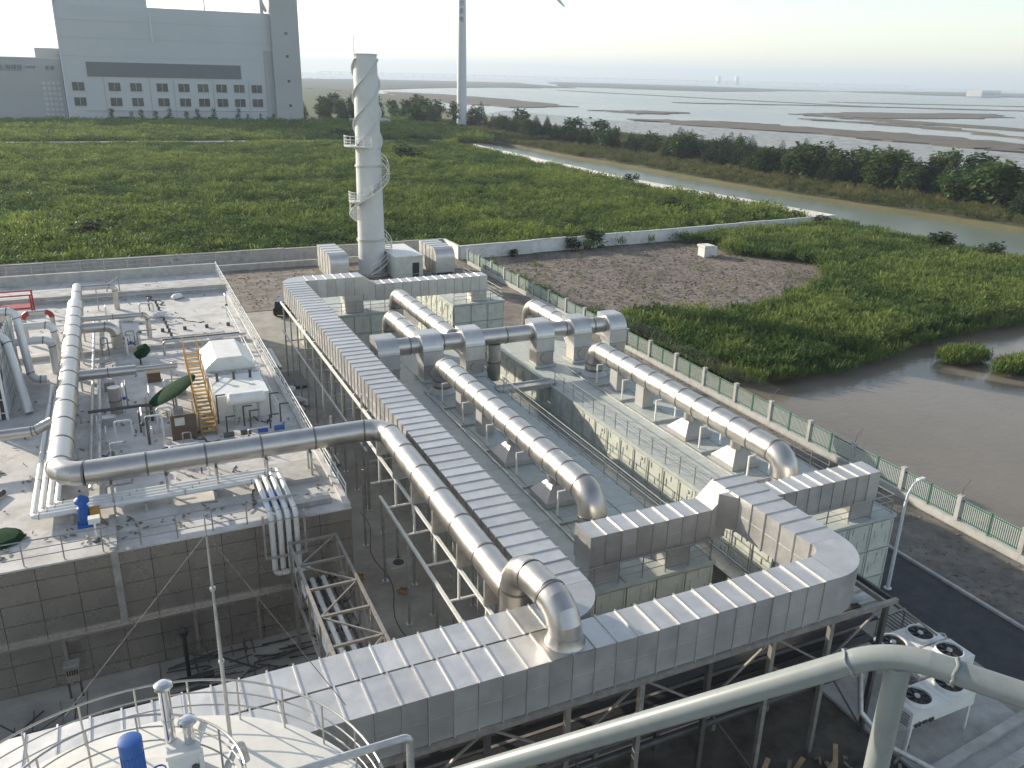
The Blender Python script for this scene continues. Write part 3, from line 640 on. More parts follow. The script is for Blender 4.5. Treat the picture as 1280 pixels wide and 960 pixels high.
# ------------------------------------------------------------------ FRP tank units (panelled)
PANEL = {}
def frp_panel(w, h, v):
    key = (round(w, 3), round(h, 3), v)
    if key in PANEL: return PANEL[key]
    mb = MB(); g = 0.035
    mb.box(-w/2+g, -0.05, -h/2+g, w/2-g, 0.0, h/2-g)                       # raised plate, outer face at y=-0.05
    for x in (-w/2+g, w/2-g-0.07): mb.box(x, -0.10, -h/2+g, x+0.07, -0.052, h/2-g)
    for z in (-h/2+g, h/2-g-0.07): mb.box(-w/2+g+0.075, -0.09, z, w/2-g-0.075, -0.052, z+0.07)
    rp = random.Random(v*13+5)
    for k in range(3):                                                        # stub ribs moulded into the plate
        x = (-0.27+0.27*k)*w; z0 = (-0.30+0.32*((k+v) % 3)*0.8)*h
        mb.box(x-0.03, -0.085, z0, x+0.03, -0.052, z0+0.26*h); 
        if (k+v) % 2: mb.box(x+0.031, -0.085, z0+0.20*h, x+0.22*w, -0.052, z0+0.20*h+0.05)
    if v % 3 == 0: mb.tube([(0.05*w, -0.052, 0.30*h), (0.05*w, -0.11, 0.30*h)], 0.10, 8)
    PANEL[key] = mb.mesh('panel', 'frp', center=False)[0]; return PANEL[key]
def unit(name, label, x0, x1, y0, y1, h=5.0, sides='fl', pw=1.5, ph=1.62, roofstep=1.5):
    t = T(name, label, 'process tank', ((x0+x1)/2, y0, 0))
    add('core', MB().box(x0, y0, 0, x1, y1, h-0.12), 'frpd', t)
    def face(side):
        L = (x1-x0) if side in 'fb' else (y1-y0); k = round(L/pw); w = L/k; r = 3; hh = (h-0.16)/r
        for i in range(k):
            for j in range(r):
                me = frp_panel(w, hh, (i*2+j) % 6); u = w*(i+0.5); z = hh*(j+0.5)
                if side == 'f': link('panel', me, t, (x0+u, y0-0.003, z))
                elif side == 'l': link('panel', me, t, (x0-0.003, y1-u, z), (0, 0, -PI/2))
                elif side == 'r': link('panel', me, t, (x1+0.003, y0+u, z), (0, 0, PI/2))
    for s_ in sides: face(s_)
    nx = 5; wx = (x1-x0)/nx; ny = round((y1-y0)/3.0); wy = (y1-y0)/ny
    rm = MB().box(-wx/2+0.012, -wy/2+0.012, 0, wx/2-0.012, wy/2-0.012, 0.10).box(-wx/2+0.012, -wy/2+0.012, 0.101, -wx/2+0.05, wy/2-0.012, 0.125).mesh('roof_panel', 'frpr', center=False)[0]
    for i in range(nx):
        for j in range(ny): link('roof_panel', rm, t, (x0+wx*(i+0.5), y0+wy*(j+0.5), h-0.10))
    e = 0.10
    for a, b in (((x0-e, y0-e), (x1+e, y0)), ((x0-e, y1), (x1+e, y1+e)), ((x0-e, y0), (x0, y1)), ((x1, y0), (x1+e, y1))):
        add('roof_trim', MB().box(a[0], a[1], h-0.14, b[0], b[1], h+0.03), 'frpr', t)
    return t
unit('process_tank', 'long pale panelled tank under the left roof pipe', 14.4, 21.95, 25.1, 58.0, sides='fl')
unit('process_tank', 'long pale panelled tank under the right roof pipe, by the road', 25.55, 33.05, 25.1, 58.0, sides='flr')
unit('process_tank', 'pale panelled tank behind, at the far left end of the ducts', 14.6, 21.9, 69.9, 81.0, sides='fl')
unit('process_tank', 'pale panelled tank behind, at the far right end of the ducts', 26.9, 32.0, 69.9, 80.5, sides='fl')
add_grid = MB()
railing('roof_railing', 'railing along the front edge of the left tank roof', [(14.7, 25.2, 5), (21.85, 25.2, 5), (21.85, 47.5, 5)])
railing('roof_railing', 'railing along the inner edge of the right tank roof', [(25.7, 47.5, 5), (25.7, 27.6, 5)])
railing('roof_railing', 'railing round the front corner of the right tank roof', [(27.2, 25.2, 5), (32.95, 25.2, 5), (32.95, 28.6, 5)])
railing('roof_railing', 'railing along the fence side of the right tank roof', [(32.95, 29.5, 5), (32.95, 50.5, 5)])
railing('roof_railing', 'railing on the front edge of the far left tank', [(15.2, 70.1, 5), (21.7, 70.1, 5)])
railing('roof_railing', 'railing on the front edge of the far right tank', [(27.0, 70.1, 5), (31.9, 70.1, 5), (31.9, 80, 5)])
bt = T('footbridge', 'blue grey steel footbridge linking the two tank roofs', 'footbridge', (23.7, 47.9, 5))
add('deck', MB().box(21.6, 47.6, 5.03, 25.9, 48.5, 5.12), 'galv', bt)
for y in (47.6, 48.5): add('side_beam', MB().box(21.6, y-0.04, 4.86, 25.9, y+0.04, 5.2), 'galv', bt)
gt = T('gap_walkway', 'dark cable walkway down in the gap between the tanks', 'walkway', (24.6, 25, 0))
add('deck', MB().box(24.35, 25.2, 2.6, 25.35, 57, 2.68), 'galv', gt)
for i in range(12): add('post', MB().box(24.4, 25.5+i*2.8, 0, 24.5, 25.6+i*2.8, 2.6), 'galv', gt)
add('rail', MB().tube([(24.4, 25.2, 3.6), (24.4, 57, 3.6)], 0.03, 6), 'rail', gt)

# ------------------------------------------------------------------ sheet metal ducts
ZT = 8.2
dt = T('air_duct', 'big stainless rectangular duct in front, turning back to the tanks', 'duct', (8, 19.1, 0))
FY0, FY1, FZ0 = 18.38, 19.85, 6.5
BR = 2.2                                         # outer bend radius
X1 = 24.32; X0 = X1-1.62
duct_run(dt, 'x', -9.6, X1-BR, FY0, FY1, FZ0, ZT)
def bend(parent, cx, cy, r0, r1, a0, a1, z0, z1, n=10, m_='duct'):
    mb = MB(); k = n
    pts = [(cx+r1*math.cos(a0+(a1-a0)*i/k), cy+r1*math.sin(a0+(a1-a0)*i/k)) for i in range(k+1)]
    ins = [(cx+r0*math.cos(a0+(a1-a0)*i/k), cy+r0*math.sin(a0+(a1-a0)*i/k)) for i in range(k+1)]
    for i in range(k):
        o0, o1, i0, i1 = pts[i], pts[i+1], ins[i], ins[i+1]
        q = [(*o0, z0), (*o1, z0), (*o1, z1), (*o0, z1)]; r = [(*i0, z0), (*i1, z0), (*i1, z1), (*i0, z1)]
        s = a1 > a0
        mb.face(q if s else q[::-1], True); mb.face(r[::-1] if s else r, True)
    top = [(*p, z1) for p in pts]+[(*p, z1) for p in reversed(ins)]; bot = [(*p, z0) for p in pts]+[(*p, z0) for p in reversed(ins)]
    mb.face(top if a1 > a0 else top[::-1]); mb.face(bot[::-1] if a1 > a0 else bot)
    return add('duct_bend', mb, m_, parent, sharp=40)
bend(dt, X1-BR, FY0+BR, BR-1.55, BR, -PI/2, 0, FZ0, ZT)
duct_run(dt, 'y', FY0+BR+0.01, 26.55, X0, X1, FZ0, ZT)
# sloped transition down to the lower cross duct
add('sloped_transition', MB().prism([(21.84, 5.92), (22.69, 5.92), (22.69, ZT-0.02), (21.84, 7.4)], 'y', 25.42, 26.66), 'hopper', dt)
add('corner_gusset', MB().prism([(22.1, 25.41), (22.68, 24.75), (22.68, 25.41)], 'z', 6.55, ZT-0.06), 'duct', dt)
ct = T('air_duct', 'lower stainless duct crossing over the front ends of both tanks', 'duct', (24, 26, 5))
duct_run(ct, 'x', 15.72, 21.82, 25.42, 26.66, 5.92, 7.4, sp=0.77)
duct_run(ct, 'x', 24.4, 31.95, 25.42, 26.66, 5.92, 7.4, sp=0.77)
for a, b in ((15.74, 17.2), (19.6, 20.9), (26.6, 27.6), (30.3, 31.85)):
    add('drop_leg', MB().box(a, 25.45, 5.03, b, 26.6, 5.9), 'duct', ct)
lt = T('air_duct', 'very long ribbed stainless duct running back beside the left tank', 'duct', (12.6, 21, 0))
LX0, LX1, LZ0 = 11.66, 13.5, 6.62
duct_run(lt, 'x', -9.6, LX1-1.86, 19.93, 21.28, LZ0, ZT)
bend(lt, LX1-1.86, 19.93+1.86, 0.45, 1.86, -PI/2, 0, LZ0, ZT)
duct_run(lt, 'y', 21.80, 70.1, LX0, LX1, LZ0, ZT, sp=0.79)
bend(lt, LX1+0.25, 70.1, 0.25, 2.09, PI, PI/2, LZ0, ZT)
duct_run(lt, 'x', LX1+0.26, 18.6, 70.35, 72.19, LZ0, ZT, sp=0.8)
add('drop_leg', MB().box(16.9, 70.4, 5.03, 18.55, 72.1, LZ0-0.02), 'duct', lt)
add('sloped_transition', MB().prism([(18.62, 6.0), (19.7, 6.0), (19.7, 7.4), (18.62, ZT-0.02)], 'y', 70.5, 72.0), 'duct', lt)
duct_run(lt, 'x', 19.72, 30.5, 70.5, 72.0, 5.95, 7.4, sp=0.8)
add('drop_leg', MB().box(28.9, 70.55, 5.03, 30.45, 71.95, 5.93), 'duct', lt)

# ------------------------------------------------------------------ round jacketed pipes on the tanks
def roof_pipe(label, X, Yn, Yf, feet, Z=6.95, r=0.67):
    t = T('round_pipe', label, 'pipe', (X, Yn, 5))
    pipe_run(t, [(X, Yn, 5.35), (X, Yn, Z), (X, Yf, Z), (X, Yf, 5.5)], r, R=1.0, sec=1.55, seg=5)
    for yy in (Yn, Yf): add('flange', MB().lathe([(0.95, 0), (0.69, 0.33)], (X, yy, 5.03), 24), 'hopper', t)
    for kind, y in feet:
        if kind == 'b': add('box_branch', MB().box(X-0.42, y-0.45, 5.03, X+0.42, y+0.45, Z-0.3), 'hopper', t)
        else:
            add('neck', MB().tube([(X, y, 5.95), (X, y, Z-0.35)], 0.40, 20), 'pipe', t)
            b = MB(); q = 0.95; v0 = [(X-q, y-q, 5.30), (X+q, y-q, 5.30), (X+q, y+q, 5.30), (X-q, y+q, 5.30)]; w = 0.36; v1 = [(X-w, y-w, 5.96), (X+w, y-w, 5.96), (X+w, y+w, 5.96), (X-w, y+w, 5.96)]
            for i in range(4): b.face([v0[i], v0[(i+1) % 4], v1[(i+1) % 4], v1[i]])
            b.face(v1); b.box(X-q, y-q, 5.03, X+q, y+q, 5.298)
            add('hopper_base', b, 'hopper', t)
    return t
roof_pipe('fat jacketed pipe on the left tank roof, elbowing down at both ends', 18.15, 29.3, 49.3, [('b', 45.3), ('b', 42.0), ('c', 38.0), ('c', 33.0)])
roof_pipe('fat jacketed pipe on the right tank roof beside the fence', 29.45, 29.0, 48.6, [('b', 45.3), ('b', 42.1), ('c', 37.2), ('c', 32.9)])
def stand(X, y, label, grp):
    t = T('pipe_stand', label, 'pipe stand', (X, y, 5), grp)
    for s_ in (-1, 1): add('leg', MB().box(X+s_*0.75-0.04, y-0.04, 5.03, X+s_*0.75+0.04, y+0.04, 6.28), 'railw', t)
    add('crossbar', MB().box(X-0.79, y-0.045, 6.283, X+0.79, y+0.045, 6.36), 'railw', t)
for y in (47.3, 43.7, 40.0, 36.0, 31.3): stand(18.15, y, 'white goalpost stand under the left tank pipe', 'goalpost stands under the left pipe')
for y in (46.9, 43.6, 39.7, 35.2, 31.0): stand(29.45, y, 'white goalpost stand under the right tank pipe', 'goalpost stands under the right pipe')
for X, lab in ((17.0, 'left'), (28.2, 'right')):
    ht = T('roof_channel', f'low steel channel frame on the {lab} tank roof', 'channel', (X, 40, 5))
    add('channel', MB().box(X-0.06, 28.2, 5.03, X, 49.5, 5.13), 'galv', ht)
    for y in (30.5, 34.5, 39.3, 43.2, 46.2, 49.0): add('cross_channel', MB().box(X+0.002, y-0.05, 5.03, X+2.6, y+0.05, 5.12), 'galv', ht)

# header with elbow boxes
hd = T('header_pipe', 'round jacketed header crossing both tanks behind the roof pipes', 'pipe', (24, 52.3, 5))
pipe_run(hd, [(14.4, 52.3, 7.45), (33.7, 52.3, 7.45)], 0.6, sec=2.4)
prof = [(53.25, 8.22), (52.2, 8.22)]+[(52.2-1.0*math.sin(a), 7.22+1.0*math.cos(a)) for a in [PI/2*i/8 for i in range(1, 9)]]+[(51.2, 6.2), (52.5, 6.2), (53.25, 6.9)]
BOXL = ['first elbow box from the long duct', 'second elbow box on the left tank', 'third elbow box on the left tank beside the gap', 'first elbow box on the right tank beside the gap', 'middle elbow box on the right tank', 'last elbow box nearest the fence']
for (a, b), lb in zip(((14.35, 15.85), (17.5, 18.95), (20.6, 22.05), (26.1, 27.55), (29.2, 30.65), (32.25, 33.7)), BOXL):
    t = T('elbow_box', 'square stainless '+lb, 'duct box', ((a+b)/2, 51.8, 5))
    mb = MB().prism(prof, 'x', a, b); add('elbow_hood', mb, 'duct', t)
    add('damper_box', MB().box(a+0.03, 51.24, 5.22, b-0.03, 52.4, 6.195), 'pipe', t)
    add('seam_strip', MB().box(a-0.02, 51.17, 6.16, b+0.02, 51.215, 6.24).box(a-0.02, 51.195, 7.18, b+0.02, 51.23, 7.24), 'seam', t)
    add('base_plate', MB().box(a-0.15, 51.05, 5.03, b+0.15, 52.7, 5.215), 'frpr', t)
    mb = MB(); cx = (a+b)/2; arc = [(cx-0.05+0.30*math.cos(u), 51.225, 5.72+0.30*math.sin(u)) for u in [PI*0.55+PI*0.9*i/10 for i in range(11)]]
    mb.tube(arc, 0.025, 5); add('crescent_arc', mb, 'band', t)  # thin dark arc on the damper front
for lb, X, Y0, Y1, z in (('short jacketed pipe behind the header, left, elbowing down', 17.9, 53.1, 60.3, 7.4), ('jacketed pipe running far back from the header', 20.35, 53.1, 66.5, 7.45), ('jacketed pipe behind the header near the fence, elbowing down', 29.6, 53.1, 59.6, 7.4)):
    t = T('round_pipe', lb, 'pipe', (X, Y0, 5)); pipe_run(t, [(X, Y0, z), (X, Y1, z), (X, Y1, 4.2)], 0.62, R=1.05, sec=1.9, seg=5)
t = T('round_pipe', 'stub pipe dropping from the header into the gap', 'pipe', (23.2, 52.3, 5)); pipe_run(t, [(23.2, 52.3, 6.9), (23.2, 52.3, 4.2)], 0.5, sec=1.2)

# ------------------------------------------------------------------ yard pipe from the left roof over to the front duct
yp = T('yard_pipe', 'long jacketed pipe from the left roof across the yard and into the front duct', 'pipe', (10.8, 38, 6))
pipe_run(yp, [(-3.92, 69.0, 8.0), (-3.92, 38.1, 8.0), (10.85, 38.1, 8.0), (10.85, 22.55, 8.0)], 0.55, R=1.05, sec=2.55, n=28, seg=4)
pipe_run(yp, [(10.85, 22.25, 7.2), (10.85, 22.25, 9.35), (11.12, 19.12, 9.35), (11.12, 19.12, 8.24)], 0.55, R=0.98, sec=1.4, n=28, seg=4)
pipe_run(yp, [(-3.92, 69.3, 8.0), (-3.92, 75.0, 8.0)], 0.36, sec=2.6)
b = MB(); X, Y = 11.12, 19.12
v0 = [(X-0.78, Y-0.73, ZT+0.012), (X+0.78, Y-0.73, ZT+0.012), (X+0.78, Y+0.70, ZT+0.012), (X-0.78, Y+0.70, ZT+0.012)]
b.face(v0); b.lathe([(0.66, 0.0), (0.60, 0.10), (0.56, 0.34)], (X, Y, ZT+0.014), 28); add('saddle', b, 'pipe', yp)
# steel frame carrying the yard pipe and the long duct
fr = T('pipe_rack', 'pale steel post frame under the yard pipe and the long duct', 'steel frame', (10.6, 30, 0))
pm = MB().box(-0.05, -0.05, 0, 0.05, 0.05, 7.42).box(-0.16, -0.16, 0.004, 0.16, 0.16, 0.03).mesh('post', 'galv', center=False)[0]
for y in (25.0, 28.6, 32.5, 36.5, 40.3): link('post', MB().box(-0.055, -0.055, 0, 0.055, 0.055, 4.75).box(-0.16, -0.16, 0.004, 0.16, 0.16, 0.03).mesh('post', 'galv', center=False)[0], fr, (10.2, y, 0))
for y in np.arange(23.5, 70, 2.9):
    pass
p_hi = MB().box(-0.055, -0.055, 0, 0.055, 0.055, 6.42).box(-0.15, -0.15, 0.004, 0.15, 0.15, 0.03).mesh('post', 'galv', center=False)[0]
for i in range(17):
    y = 24.2+2.85*i
    for x in (11.5, 13.6): link('post', p_hi, fr, (x, y, 0))
    add('cross_beam', MB().box(11.4, y-0.06, 6.43, 13.75, y+0.06, 6.55), 'galv', fr)
    if i < 6: add('cross_beam', MB().box(10.16, y+0.06, 4.70, 11.45, y+0.14, 4.78), 'railw', fr); add('cross_beam', MB().box(10.55, y+0.06, 6.30, 11.45, y+0.14, 6.38), 'railw', fr); link('post', MB().box(-0.045, -0.045, 4.79, 0.045, 0.045, 6.3).mesh('post', 'railw', center=False)[0], fr, (10.62, y, 0))
    else: add('cross_beam', MB().box(11.55, y-0.04, 3.2, 13.6, y+0.04, 3.28), 'galv', fr)
add('long_beam', MB().box(10.56, 22.9, 6.22, 10.68, 41.2, 6.34), 'railw', fr)
add('long_beam', MB().box(10.13, 22.9, 4.66, 10.26, 37.0, 4.79), 'railw', fr)
add('long_beam', MB().box(11.36, 41.5, 6.42, 11.48, 70.5, 6.58), 'railw', fr)
add('long_beam', MB().box(11.36, 44.0, 4.0, 11.46, 70.5, 4.12), 'railw', fr)
for y in (24.2, 27.0, 29.9, 32.75, 35.6, 38.45): add('saddle_bracket', MB().box(10.5, y-0.06, 6.36, 11.2, y+0.06, 7.47), 'galv', fr)
for x, y in ((11.4, 44.6), (9.6, 46.5), (9.0, 42.0)): link('post', pm, fr, (x, y, 0))

# ------------------------------------------------------------------ truss under the front ducts
rk = T('duct_rack', 'dark steel truss rack under the front duct', 'steel rack', (10, 18.8, 0))
for i, x in enumerate(np.arange(-8.6, 25.5, 2.8)):
    x = float(x)
    for y in (18.5, 21.0):
        add('column', MB().box(x-0.09, y-0.09, 0, x+0.09, y+0.09, 6.30), 'dark' if i % 3 == 0 else 'steel', rk)
    add('cross_beam', MB().box(x-0.07, 18.6, 6.10, x+0.07, 20.9, 6.29), 'steel', rk)
    add('cross_beam', MB().box(x-0.06, 18.6, 4.15, x+0.06, 20.9, 4.28), 'dark', rk)
    if x < 23:
        a, b2 = (x+0.1, x+2.7) if i % 2 else (x+2.7, x+0.1)
        add('brace', MB().beam((a, 18.5, 4.35), (b2, 18.5, 6.2), 0.07), 'steel', rk)
        if i % 2: add('brace', MB().beam((b2, 18.5, 0.3), (a, 18.5, 4.1), 0.06), 'dark', rk)
for y in (18.32, 21.18):
    add('top_chord', MB().box(-9, y-0.08, 6.30, 25.3, y+0.08, 6.48), 'steel', rk)
    add('bottom_chord', MB().box(-9, y-0.06, 4.14, 25.3, y+0.06, 4.30), 'dark', rk)
for k in range(6): add('cable_tray', MB().box(-8, 18.75+0.36*k, 4.3, 25.0, 19.06+0.36*k, 4.42), ['dark', 'black', 'steel'][k % 3], rk)  # tray level filled in wide and solid, added to block sun from the yard
for k in range(5): add('cable_tray', MB().box(-8, 18.75+0.42*k, 5.3, 25.0, 19.09+0.42*k, 5.40), ['black', 'steel', 'dark'][k % 3], rk)  # upper solid tray level, also added to keep sun off the ground
for k in range(4): add('process_line', MB().tube([(-8, 18.9+0.55*k, 2.9), (24.8, 18.9+0.55*k, 2.9)], 0.13+0.03*(k % 2), 10), ['dark', 'galv', 'brown', 'dark'][k], rk)
add('kick_panel', MB().box(4.0, 21.3, 0.4, 24.8, 21.36, 4.1), 'brown', rk)
et = T('side_truss', 'dark steel edge beam running back from the rack corner', 'steel beam', (25.4, 18.4, 6))
add('beam', MB().beam((25.35, 18.4, 6.2), (25.4, 23.6, 6.2), 0.12, 0.22), 'dark', et)
add('beam', MB().beam((25.35, 18.4, 6.2), (28.6, 18.6, 3.6), 0.08), 'steel', et)
add('column', MB().box(25.3, 23.5, 0, 25.5, 23.7, 6.08), 'dark', et)
for i in range(6): add('sheet', MB().box(24.5, 19.6+0.55*i, 5.6+0.01*i, 25.9, 20.0+0.55*i, 5.65+0.01*i), 'galv', et)

# ------------------------------------------------------------------ left roof building
lb_ = T('clad_building', 'low wide building with beige metal cladding and cluttered flat roof', 'building', (-5, 34.2, 0))
BX0, BX1, BY0, BY1, BZ = -34.0, 8.0, 34.25, 86.4, 6.0
add('core', MB().box(BX0, BY0, 0, BX1, BY1, BZ-0.08), 'brown', lb_)
add('roof_deck', MB().box(BX0-0.02, BY0-0.10, BZ-0.078, BX1+0.05, BY1, BZ), 'roofc', lb_)
cm = {}
rows = [(5.32, 5.9), (4.37, 5.31), (3.42, 4.36), (2.47, 3.41), (1.52, 2.46), (0.57, 1.51), (0.02, 0.56)]
for i in range(14):
    xa = 8.0-1.44*(i+1); 
    for z0, z1 in rows:
        key = round(z1-z0, 2)
        if key not in cm: cm[key] = MB().box(-0.708, -0.05, -(z1-z0)/2+0.008, 0.708, 0, (z1-z0)/2-0.008).mesh('cladding_panel', 'clad', center=False)[0]
        link('cladding_panel', cm[key], lb_, (xa+0.72, BY0-0.005, (z0+z1)/2))
for i in range(36):
    for z0, z1 in rows[:7:2]:
        pass
sp_ = {}
for i in range(36):
    for z0, z1 in ((0.02, 1.97), (1.98, 3.93), (3.94, 5.89)):
        key = round(z1-z0, 2)
        if key not in sp_: sp_[key] = MB().box(0, -0.708, -(z1-z0)/2+0.008, 0.05, 0.708, (z1-z0)/2-0.008).mesh('cladding_panel', 'clad', center=False)[0]
        link('cladding_panel', sp_[key], lb_, (BX1+0.005, BY0+0.74+1.44*i, (z0+z1)/2))
add('cable_tray', MB().box(-9, BY0-0.32, 2.38, 7.6, BY0-0.06, 2.50), 'clad', lb_)
add('down_tray', MB().box(-2.15, BY0-0.22, 2.5, -1.87, BY0-0.07, 6.08), 'galv', lb_)
for x in (-4.5, 0.7, 3.4): add('down_tray', MB().box(x, BY0-0.16, 0, x+0.14, BY0-0.07, 2.38), 'steel', lb_)
for y, h in ((78.2, 0.6), (86.0, 0.9)):
    add('parapet', MB().box(-34, y, BZ, 8.0, y+0.35, BZ+h), 'slab', lb_)
add('edge_kerb', MB().box(7.75, 34.3, BZ+0.002, 8.04, 78, BZ+0.18), 'roofc', lb_)
add('roof_beam', MB().box(-9, 62.2, BZ+0.002, 7.4, 62.6, BZ+0.3), 'slab', lb_)
add('roof_patch', MB().box(4.2, 37.4, BZ+0.004, 7.3, 39.6, BZ+0.25), 'slab', lb_)
railing('roof_railing', 'railing along the front edge of the clad building', [(-14.0, 34.35, 6), (3.4, 34.35, 6)], h=1.1, rails=(0.35, 0.7, 1.1), sp=1.44)
railing('roof_railing', 'long double railing along the yard side of the clad building', [(7.9, 34.5, 6), (7.9, 86.0, 6)], h=1.1, rails=(0.5, 0.8, 1.1), sp=1.5, m_='railw')
railing('roof_railing', 'inner railing beside the yard side walkway on the roof', [(6.9, 46.0, 6), (6.9, 70, 6)], h=0.9, rails=(0.45, 0.9), sp=2.2, m_='railw')
railing('roof_railing', 'railing along the rear parapet of the clad building', [(-22, 86.2, 6.9), (8.0, 86.2, 6.9)], h=1.1, rails=(0.4, 0.8, 1.1), sp=2.0)
# rear yard railing with fence panels behind
railing('yard_railing', 'railing on the low wall behind the gravel yard', [(9.2, 113.5, 0.8), (28, 113.5, 0.8)], h=1.2, rails=(0.15, 1.2), sp=1.9)
yw = T('low_wall', 'low retaining wall behind the gravel yard', 'wall', (18, 114, 0)); add('wall_body', MB().box(8.5, 113.4, 0, 30, 113.8, 0.8), 'slab', yw)

# four white insulated pipes
for i in range(4):
    o = 0.30*i; z = 6.55
    t = T('white_pipe', ['outermost', 'second', 'third', 'innermost'][i]+' of the four white insulated pipes looping round the roof', 'pipe', (-5.1+o, 37.4+o, 6))
    xr = 4.35+0.36*i
    pipe_run(t, [(-5.1+o, 55.0-1.2*i, z), (-5.1+o, 37.45+o, z), (xr, 37.45+o, z), (xr, 33.75, z), (xr, 33.75, 3.55-0.0*i), (xr+(4-i)*0.36+0.1, 33.75-0.001*i, 3.55)], 0.125, R=0.26, sec=3.2, m_='wpipe', band='seam', n=14, bw=0.05, bandr=0.008)
t = T('pipe_bracket', 'grey bracket clamping the white pipes at the roof edge', 'bracket', (4.9, 34, 6))
add('bracket_bar', MB().box(4.0, 34.9, 6.70, 5.8, 35.0, 6.80), 'galv', t); add('bracket_bar', MB().box(3.95, 33.5, 4.5, 5.8, 33.6, 4.58), 'galv', t)
for x in (3.97, 5.75): add('bracket_arm', MB().box(x-0.04, 33.5, 4.59, x+0.04, 33.6, 6.69), 'galv', t)
for i, x in enumerate((-3.6, -0.6, 2.4)):
    t = T('pipe_sleeper', ['left', 'middle', 'right'][i]+' steel sleeper under the four white pipes', 'pipe support', (x, 37.9, 6)); add('sleeper', MB().box(x-0.06, 37.2, 6.004, x+0.06, 38.9, 6.42), 'galv', t)

# supports of the yard pipe on the roof
for i, (x, y) in enumerate([(-1.9, 38.1), (0.4, 38.1), (2.6, 38.1), (4.9, 38.1), (7.0, 38.1), (-3.92, 44), (-3.92, 49.5), (-3.92, 55), (-3.92, 60.5), (-3.92, 66)]):
    t = T('pipe_trestle', 'slim steel trestle under the yard pipe on the roof', 'pipe support', (x, y, 6), 'trestles under the yard pipe')
    for s_ in (-1, 1):
        q = (0, 0.42*s_) if y == 38.1 else (0.42*s_, 0)
        add('leg', MB().box(x+q[0]-0.05, y+q[1]-0.05, 6.003, x+q[0]+0.05, y+q[1]+0.05, 7.42), 'galv', t)
    add('saddle_bar', MB().box(x-(0.06 if y == 38.1 else 0.5), y-(0.5 if y == 38.1 else 0.06), 7.35, x+(0.06 if y == 38.1 else 0.5), y+(0.5 if y == 38.1 else 0.06), 7.45), 'galv', t)
# branches
def branch(label, pts, r, m_='pipe', sec=2.0, R=None, feet=()):
    t = T('branch_pipe', label, 'pipe', pts[-1]); pipe_run(t, pts, r, R=R or r*1.8, sec=sec, m_=m_, n=18, bw=0.06)
    for x, y, z in feet: add('leg', MB().box(x-0.04, y-0.04, 6.003, x+0.04, y+0.04, z), 'galv', t)
branch('fat silver branch pipe bending down to the roof', [(-3.4, 62.6, 7.9), (-1.35, 62.6, 7.9), (-1.35, 62.6, 6.0)], 0.36)
branch('long thin silver branch pipe bending down to the roof', [(-3.4, 65.0, 7.9), (0.85, 65.0, 7.9), (0.85, 65.0, 6.0)], 0.18, feet=((-1.0, 65.0, 7.7),))
branch('tapered silver branch pipe pointing at the green canopy', [(-3.4, 52.4, 7.85), (-0.3, 52.4, 7.85)], 0.30)
branch('thin end of the tapered branch pipe', [(-0.28, 52.4, 7.85), (2.0, 52.4, 7.85)], 0.17, feet=((0.2, 52.4, 7.66), (1.6, 52.4, 7.66)))
branch('upright silver duct stub standing on the roof', [(-1.62, 50.4, 6.0), (-1.62, 50.4, 7.6)], 0.34, sec=1.0)
branch('thin silver pipe at the far end bending down to the roof', [(-3.6, 74.6, 8.0), (-1.2, 74.6, 8.0), (-1.2, 74.6, 6.0)], 0.22, feet=((-2.6, 74.6, 7.8),))
branch('silver pipe coming in from the left edge over the roof', [(-14, 45.6, 7.4), (-5.4, 45.6, 7.4), (-4.5, 45.6, 7.8)], 0.26, sec=3.0)
branch('white riser pipe, taller of the two by the lattice tower', [(-12, 58.2, 10.6), (-6.7, 58.2, 10.6), (-6.3, 57.0, 6.4), (-5.5, 57.0, 6.4)], 0.24, m_='wpipe', sec=3, R=0.5)
branch('white riser pipe, nearer of the two by the lattice tower', [(-12, 54.0, 10.2), (-6.95, 54.0, 10.2), (-6.2, 52.0, 6.1)], 0.24, m_='wpipe', sec=3, R=0.5)
branch('grey loop pipe behind the white risers', [(-7.4, 60.6, 8.9), (-4.95, 60.6, 8.9), (-4.95, 60.6, 6.0)], 0.24, m_='wpipe', R=0.45)
branch('lower grey loop pipe behind the white risers', [(-7.4, 59.2, 8.3), (-5.1, 59.2, 8.3), (-5.1, 59.2, 6.0)], 0.24, m_='wpipe', R=0.45)
branch('steel pipe loop with red elbows by the red frame', [(-7.2, 66.5, 6.2), (-7.2, 66.5, 8.3), (-5.4, 66.5, 8.3), (-5.4, 66.5, 6.0)], 0.16, R=0.35)
t = T('red_elbow', 'red painted elbows on the steel pipe loop', 'pipe fitting', (-6.3, 66.5, 8))
for x, s_ in ((-7.2, 1), (-5.4, -1)):
    add('elbow', MB().tube([(x+s_*0.40*(1-math.cos(u)), 66.5, 7.9+0.40*math.sin(u)) for u in [PI/2*k/5 for k in range(6)]], 0.185, 12), 'red', t)
